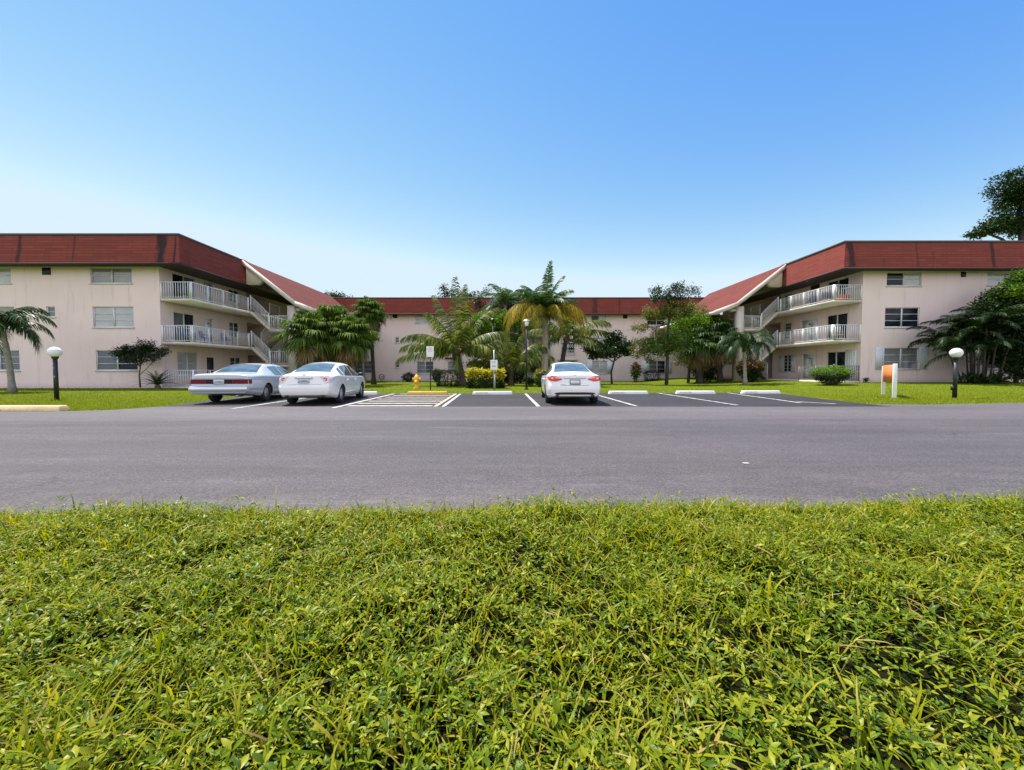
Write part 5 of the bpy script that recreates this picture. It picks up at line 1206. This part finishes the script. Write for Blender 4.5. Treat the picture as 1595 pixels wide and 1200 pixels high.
tree('umbrella_tree', 'small dark glossy umbrella shaped tree on the lawn left of the thin tree', 953, 33.5, [(.10, (953, 599, 0), (952, 580, 0), (956, 563, 0), (958, 550, 0)), (.05, (956, 565, 0), (942, 554, .2), (928, 550, .3)), (.045, (956, 563, 0), (970, 553, -.2), (980, 548, 0)), (.04, (957, 556, 0), (948, 540, -.3), (950, 528, 0))],
     [(945, 545, 0, 1.9, 1.5, .75, 70, 34, .17), (925, 552, 0, .9, .8, .35, 20, 30, .16), (955, 527, 0, .7, .7, .55, 24, 30, .15), (972, 542, 0, .9, .8, .6, 26, 30, .16)], 'bark_dark', 'leaf_dark', .1, .24, up=.2)
tree('thin_tree', 'tall thin tree with loose olive and green tiers in front of the back block', 1038, 31, [(.15, (1038, 601, 0), (1039, 570, 0), (1039, 540, 0), (1040, 505, 0), (1043, 480, 0), (1040, 455, 0)), (.05, (1039, 540, 0), (1022, 530, 0), (1003, 528, .3)), (.05, (1040, 505, 0), (1020, 510, 0), (998, 512, 0)), (.05, (1041, 500, 0), (1055, 478, 0), (1072, 462, 0)), (.05, (1039, 550, 0), (1060, 538, 0), (1075, 530, 0))],
     [(1030, 462, 0, 1.0, .8, .7, 34, 32, .17, 'leaf_dark'), (1060, 456, 0, 1.2, .8, .8, 40, 32, .17, 'leaf_dark'), (1022, 487, 0, 1.1, .9, .6, 40, 38, .17, 'leaf_olive'), (1052, 485, 0, 1.4, .9, .7, 44, 38, .17, 'leaf_olive'), (998, 513, 0, .8, .7, .3, 16, 28, .14, 'leaf_olive'), (1025, 518, 0, .8, .7, .3, 12, 24, .14, 'leaf_olive'),
      (1000, 542, .2, .9, .8, .8, 36, 34, .16, 'leaf_olive'), (1030, 540, 0, 1.3, 1.0, .8, 56, 34, .17, 'leaf_mid'), (1056, 532, 0, 1.3, 1.0, .8, 54, 34, .17, 'leaf_mid'), (1060, 562, 0, .6, .6, .4, 12, 24, .15, 'leaf_olive'), (1015, 560, 0, .5, .5, .25, 8, 22, .14, 'leaf_olive')], 'bark_dark', 'leaf_mid', .15, .16)
tree('bushy_tree', 'bright green bushy tree between the thin tree and the right stairs', 1072, 34.5, [(.14, (1072, 597, 0), (1074, 565, 0), (1076, 530, 0)), (.07, (1076, 540, 0), (1096, 520, 0), (1112, 512, 0))],
     [(1070, 512, -.3, 2.1, 1.4, 1.2, 110, 44, .22, 'leaf_bright'), (1098, 508, -.3, 1.5, 1.1, 1.1, 64, 44, .22, 'leaf_bright'), (1118, 512, 0, 1.2, 1.0, 1.0, 36, 34, .2, 'leaf_olive'), (1078, 487, .5, 1.6, 1.0, .9, 54, 38, .2, 'leaf_olive'), (1090, 545, .6, 1.8, 1.0, 1.1, 50, 40, .2, 'leaf_dark')], 'bark_dark', 'leaf_mid', .14, .17)
tree('leafy_tree', 'bright green leafy tree behind the low coconut palm', 775, 38, [(.14, (775, 594, 0), (776, 550, 0), (778, 510, 0))], [(775, 508, -1, 2.2, 1.4, 1.2, 110, 44, .22, 'leaf_bright'), (802, 515, -.5, 1.9, 1.4, 1.4, 80, 42, .22, 'leaf_bright'), (750, 515, -.5, 1.7, 1.4, 1.5, 80, 42, .22, 'leaf_mid'), (790, 560, 0, 2.6, 1.2, 1.6, 80, 40, .22, 'leaf_dark'), (752, 560, .5, 1.6, 1.2, 1.6, 50, 40, .22, 'leaf_dark')], 'bark_dark', 'leaf_mid', .14, .2)
tree('flowering_tree', 'tree with greyish lilac blossom under the dark palm crown', 776, 40.5, [(.14, (776, 594, 0), (776, 540, 0), (778, 490, 0))], [(777, 477, 0, 1.1, .9, .7, 30, 40, .18, 'leaf_lilac'), (768, 466, .8, 2.2, 1.0, 1.2, 44, 40, .22, 'leaf_dark'), (800, 480, .8, 1.6, 1.0, 1.2, 40, 40, .22, 'leaf_dark')], 'bark_dark', 'leaf_dark', .14, .2)
tree('dark_tree', 'dark tree showing above the centre roof behind the coconut palm', 708, 58.5, [(.25, (708, 588, 0), (708, 520, 0), (706, 460, 0)), (.06, (706, 475, 0), (697, 458, 0), (693, 447, 0)), (.08, (706, 475, 0), (722, 455, 0), (730, 450, 0))], [(694, 455, 0, .6, .8, 1.0, 12, 20, .22), (725, 463, 0, 1.3, 1.2, .5, 18, 22, .25), (708, 470, 0, 3.4, 2.0, 1.8, 60, 30, .35)], 'bark_dark', 'leaf_dark', .25, .3, 'trees beyond the centre block')
tree('dark_tree', 'dark tree top peeping over the roof at the end of the left wing', 522, 62, [(.25, (522, 588, 0), (522, 520, 0), (522, 470, 0))], [(524, 467, 0, 1.6, 1.6, .9, 36, 34, .35), (508, 472, 0, 1.4, 1.4, .8, 30, 30, .35), (535, 475, 0, 2.4, 1.6, 1.4, 40, 30, .35)], 'bark_dark', 'leaf_dark', .25, .3, 'trees beyond the centre block')
tree('big_tree', 'big dark tree towering behind the right hand roof', 1590, 46, [(.5, (1590, 590, 0), (1588, 480, 0), (1584, 400, 0), (1575, 330, 0)), (.2, (1584, 400, 0), (1550, 375, 0), (1515, 362, 0)), (.2, (1584, 400, 0), (1600, 340, 0), (1615, 290, 0))],
     [(1556, 298, 0, 1.3, 1.6, 1.8, 44, 40, .34), (1585, 300, 0, 2.0, 1.6, 2.0, 70, 40, .36), (1570, 335, 0, 2.4, 1.8, 1.9, 80, 40, .36), (1545, 355, 0, 1.4, 1.4, .9, 34, 36, .3), (1525, 363, 0, 1.2, 1.2, .5, 22, 34, .25), (1512, 368, 0, .7, .7, .25, 10, 30, .2), (1590, 358, 0, 2.2, 1.6, 1.0, 50, 36, .36), (1640, 320, 0, 3.0, 2.5, 4.0, 130, 40, .42)], 'bark_dark', 'leaf_dark', .5, .32)
tree('vine_tree', 'dense dark leafy tree beside the feather palm clump at the right edge', 1583, 25.6, [(.12, (1583, 597, 0), (1580, 550, 0), (1578, 500, 0)), (.06, (1580, 520, 0), (1560, 470, 0)), (.06, (1580, 520, 0), (1600, 460, 0))],
     [(1572, 485, 0, 1.8, 1.0, 1.6, 170, 48, .2), (1560, 462, -.2, .8, .8, .7, 34, 44, .15, 'leaf_mid'), (1590, 445, 0, 1.0, .9, .8, 50, 44, .16), (1585, 435, -.2, .8, .8, .5, 28, 40, .14, 'leaf_mid'), (1575, 535, .1, 2.0, 1.0, 1.6, 170, 44, .22), (1552, 500, -.2, .7, .7, .8, 30, 40, .15), (1620, 470, 0, 1.5, 1.2, 1.8, 60, 40, .2), (1545, 525, .3, 1.7, .8, 1.5, 130, 44, .22), (1595, 570, .2, 1.3, .8, .9, 70, 44, .2), (1548, 480, .3, 1.0, .8, .9, 60, 44, .2)], 'bark_dark', 'leaf_dark', .12, .17)
# areca clump
bq = base(1522, 25.4); t = thing('areca_clump', 'clump of dark arching feather palms with many stems at the right wall', 'palm', bq); m = MB(); L_ = MB()
for i in range(17):
    a = i*2.4; r_ = .25+.75*rng.uniform(0, 1); bx, by = r_*math.cos(a)*1.1, r_*math.sin(a)*.6; h = rng.uniform(1.7, 3.7); ax, ay = bx*1.9, by*1.5
    m.tube([(bx, by, 0), ((bx+ax)/2, (by+ay)/2, h*.6), (ax, ay, h)], [.05, .045, .04], 6)
    for k in range(7): frond(L_, L_, (ax, ay, h), a+k*1.15+rng.uniform(-.3, .3), R(rng.uniform(35, 82)), rng.uniform(1.8, 2.6), R(rng.uniform(75, 115)), 30, .55, .06, .6, .35, sr=.02)
for az, el, dr, z in ((175, 45, 110, 2.4), (185, 28, 95, 2.2), (180, 62, 120, 2.7), (170, 15, 80, 1.8), (190, 75, 120, 3.0)): frond(L_, L_, (-.9, -.2, z), R(az), R(el), 2.6, R(dr), 30, .55, .055, .7, .35, sr=.022)
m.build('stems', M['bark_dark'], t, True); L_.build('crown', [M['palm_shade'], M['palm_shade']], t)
L_ = MB()
for i in range(40):
    a = i*2.4; q = (1.0*math.cos(a)*rng.uniform(.3, 1.3), .5*math.sin(a)-.35, 0)
    for k in range(5): leaves(L_, [(q[0], q[1], rng.uniform(0, .25))], .65, 1.0, .12)
L_.build('undergrowth', M['leaf_dark'], t)
# shrubs and hedges
def shrub(name, label, px, Y, w, d, h, n, leaf, mats, split=.6, shape='box', group=None, cat='hedge', leg=.0, extra=None, up=.35):
    b = base(px, Y); t = thing(name, label, cat, b, 0, group); m = MB()
    for i in range(9):
        a = i*2.4; m.tube([(w*.12*math.cos(a), d*.12*math.sin(a), 0), (w*.3*math.cos(a), d*.3*math.sin(a), h*.75)], [.025, .01], 5)
    m.build('stems', M['bark_dark'], t)
    p = rng.uniform(-1, 1, (n, 3))
    if shape == 'box':
        k = rng.integers(0, 3, n); s = rng.choice([-1, 1], n)*rng.uniform(.72, 1.0, n); p[np.arange(n), k] = s; p = np.sign(p)*np.abs(p)**.9
        r_ = np.linalg.norm(p, axis=1); p *= np.where(r_ > 1.4, 1.4/r_, 1)[:, None]; p += rng.normal(0, .05, p.shape)
    else:
        p = rng.normal(size=(n, 3)); p /= np.linalg.norm(p, axis=1)[:, None]; p *= rng.uniform(.6, 1.0, n)[:, None]; p += rng.normal(0, .06, p.shape)
        if shape == 'dome': p[:, :2] *= np.interp(p[:, 2], [-1, -.2, .2, 1], [.72, .8, 1.0, 1.0])[:, None]
    lump = 1+.10*np.sin(5*p[:, 0]+1)*np.sin(4*p[:, 1]+2)+.06*np.sin(11*p[:, 0]+3*p[:, 2])
    P_ = np.stack([p[:, 0]*w/2, p[:, 1]*d/2, leg+(h-leg)*(.5+.5*p[:, 2]*lump)], -1); P_[:, 2] = np.maximum(P_[:, 2], .02)
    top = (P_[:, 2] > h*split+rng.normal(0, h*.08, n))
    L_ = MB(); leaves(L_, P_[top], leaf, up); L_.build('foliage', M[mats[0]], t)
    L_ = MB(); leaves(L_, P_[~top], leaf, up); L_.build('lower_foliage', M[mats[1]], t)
    return t
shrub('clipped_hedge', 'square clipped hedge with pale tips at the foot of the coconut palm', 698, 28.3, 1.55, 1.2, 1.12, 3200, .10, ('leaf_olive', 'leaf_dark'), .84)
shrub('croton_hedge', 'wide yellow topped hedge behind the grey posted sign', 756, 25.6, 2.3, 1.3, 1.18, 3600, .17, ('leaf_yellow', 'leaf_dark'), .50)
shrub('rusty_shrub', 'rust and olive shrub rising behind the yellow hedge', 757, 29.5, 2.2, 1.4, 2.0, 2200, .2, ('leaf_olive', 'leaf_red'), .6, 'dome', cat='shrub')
shrub('round_bush', 'mushroom shaped green bush in front of the right hand patio', 1294, 24.6, 2.5, 2.0, 1.22, 4200, .11, ('leaf_bright', 'leaf_dark'), .55, 'dome', cat='bush')
shrub('low_shrub', 'low square dark shrub under the shuttered window of the back block', 1016, 44.3, 1.6, 1.0, 1.05, 1500, .12, ('leaf_dark', 'leaf_dark'), .8, cat='shrub')
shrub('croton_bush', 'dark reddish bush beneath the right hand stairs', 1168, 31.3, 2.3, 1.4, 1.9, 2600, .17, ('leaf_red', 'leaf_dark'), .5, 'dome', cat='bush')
shrub('leggy_shrub', 'leggy shrub with pinkish leaves against the back wall', 990, 42.5, 1.1, .9, 2.1, 700, .24, ('leaf_red', 'leaf_mid'), .62, 'ball', cat='shrub', leg=.3)
shrub('low_shrub', 'small dark ragged shrub left of the yellow hydrant, at the back wall', 636, 44.4, 1.5, .9, 1.05, 900, .16, ('leaf_dark', 'leaf_dark'), .7, 'ball', cat='shrub')
shrub('low_shrub', 'dark shrub at the back wall just behind the black sign post', 680, 43.6, 1.1, .9, 1.5, 1100, .15, ('leaf_dark', 'leaf_dark'), .7, 'ball', cat='shrub')
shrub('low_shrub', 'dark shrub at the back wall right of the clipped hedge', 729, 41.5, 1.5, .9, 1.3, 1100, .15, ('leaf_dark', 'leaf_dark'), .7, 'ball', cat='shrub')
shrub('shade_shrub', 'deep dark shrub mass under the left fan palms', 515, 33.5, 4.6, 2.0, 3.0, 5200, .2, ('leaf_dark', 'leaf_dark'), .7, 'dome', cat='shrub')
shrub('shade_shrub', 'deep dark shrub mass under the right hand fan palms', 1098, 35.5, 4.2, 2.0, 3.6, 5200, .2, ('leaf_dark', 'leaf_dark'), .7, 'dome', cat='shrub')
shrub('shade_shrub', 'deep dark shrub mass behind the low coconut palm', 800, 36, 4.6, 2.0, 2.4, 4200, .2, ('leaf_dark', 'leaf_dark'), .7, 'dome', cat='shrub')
shrub('pale_plant', 'pale variegated plant at the foot of the slim lamp post', 826, 29.5, 1.0, .7, .85, 260, .26, ('leaf_pale', 'leaf_dark'), .55, 'ball', cat='plant', up=.9)
shrub('pale_plant', 'yellowish leafy plant beside the newer white saloon', 843, 27.5, 1.0, .8, 1.25, 700, .2, ('leaf_yellow', 'leaf_mid'), .6, 'ball', cat='plant')
# ------------------------------------------------------------------ light and render
SUN_EL, SUN_AZ = R(66), R(-50)      # azimuth measured from +Y (ahead of the camera) towards +X
w = bpy.data.worlds.new('World'); scene.world = w; w.use_nodes = True; nt = w.node_tree
bg = nt.nodes['Background']; sky = nt.nodes.new('ShaderNodeTexSky'); sky.sky_type = 'NISHITA'; sky.sun_disc = False
sky.sun_elevation = SUN_EL; sky.sun_rotation = SUN_AZ
sky.air_density = .85; sky.dust_density = 0; sky.ozone_density = 4; sky.altitude = 0
# the sky's own colours, contrast raised as the phone camera did
sp = nt.nodes.new('ShaderNodeSeparateColor'); cbn = nt.nodes.new('ShaderNodeCombineColor'); nt.links.new(sky.outputs[0], sp.inputs[0])
EXPO = 1.1
for k_, (g_, a_, c_) in enumerate(((2.1, .172, .72), (1.2, .212, .88), (.20, .7155, 1.0))):
    a = N(nt, 'ShaderNodeMath', operation='POWER'); nt.links.new(sp.outputs[k_], a.inputs[0]); a.inputs[1].default_value = g_
    q = N(nt, 'ShaderNodeMath', operation='MULTIPLY'); nt.links.new(a.outputs[0], q.inputs[0]); q.inputs[1].default_value = a_/(.15*2**EXPO)
    z = N(nt, 'ShaderNodeMath', operation='MINIMUM'); nt.links.new(q.outputs[0], z.inputs[0]); z.inputs[1].default_value = c_/(.15*2**EXPO)
    nt.links.new(z.outputs[0], cbn.inputs[k_])
# bright fair-weather cloud over the half of the sky behind the camera (the car windows mirror it)
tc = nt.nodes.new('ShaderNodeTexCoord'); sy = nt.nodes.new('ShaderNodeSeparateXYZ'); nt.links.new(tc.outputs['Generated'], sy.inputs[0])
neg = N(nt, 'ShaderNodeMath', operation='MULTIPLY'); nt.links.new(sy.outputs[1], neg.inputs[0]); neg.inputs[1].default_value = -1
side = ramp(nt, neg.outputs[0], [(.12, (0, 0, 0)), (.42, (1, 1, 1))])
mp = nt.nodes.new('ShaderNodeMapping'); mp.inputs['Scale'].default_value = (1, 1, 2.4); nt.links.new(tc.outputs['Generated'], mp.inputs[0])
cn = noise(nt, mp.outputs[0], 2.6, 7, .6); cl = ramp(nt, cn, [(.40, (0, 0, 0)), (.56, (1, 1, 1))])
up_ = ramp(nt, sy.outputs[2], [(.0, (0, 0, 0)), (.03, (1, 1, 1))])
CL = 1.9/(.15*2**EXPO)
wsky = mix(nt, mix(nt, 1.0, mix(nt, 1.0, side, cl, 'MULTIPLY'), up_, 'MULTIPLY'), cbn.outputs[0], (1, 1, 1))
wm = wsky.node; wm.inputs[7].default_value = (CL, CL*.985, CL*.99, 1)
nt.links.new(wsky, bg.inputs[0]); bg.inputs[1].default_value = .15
sd = bpy.data.lights.new('sun', 'SUN'); so = bpy.data.objects.new('sun', sd); COL.objects.link(so)
sd.energy = 4.2; sd.angle = R(.6); sd.color = (1, .95, .87)
to = Vector((math.sin(SUN_AZ)*math.cos(SUN_EL), math.cos(SUN_AZ)*math.cos(SUN_EL), math.sin(SUN_EL)))
so.rotation_euler = to.to_track_quat('Z', 'Y').to_euler(); so.location = (0, 0, 40)
scene.view_settings.view_transform = 'Standard'; scene.view_settings.look = 'None'
scene.view_settings.exposure = EXPO; scene.view_settings.gamma = 1
scene.render.engine = 'CYCLES'; scene.cycles.max_bounces = 6; scene.cycles.transparent_max_bounces = 8
scene.cycles.use_denoising = True; scene.cycles.caustics_reflective = False; scene.cycles.caustics_refractive = False
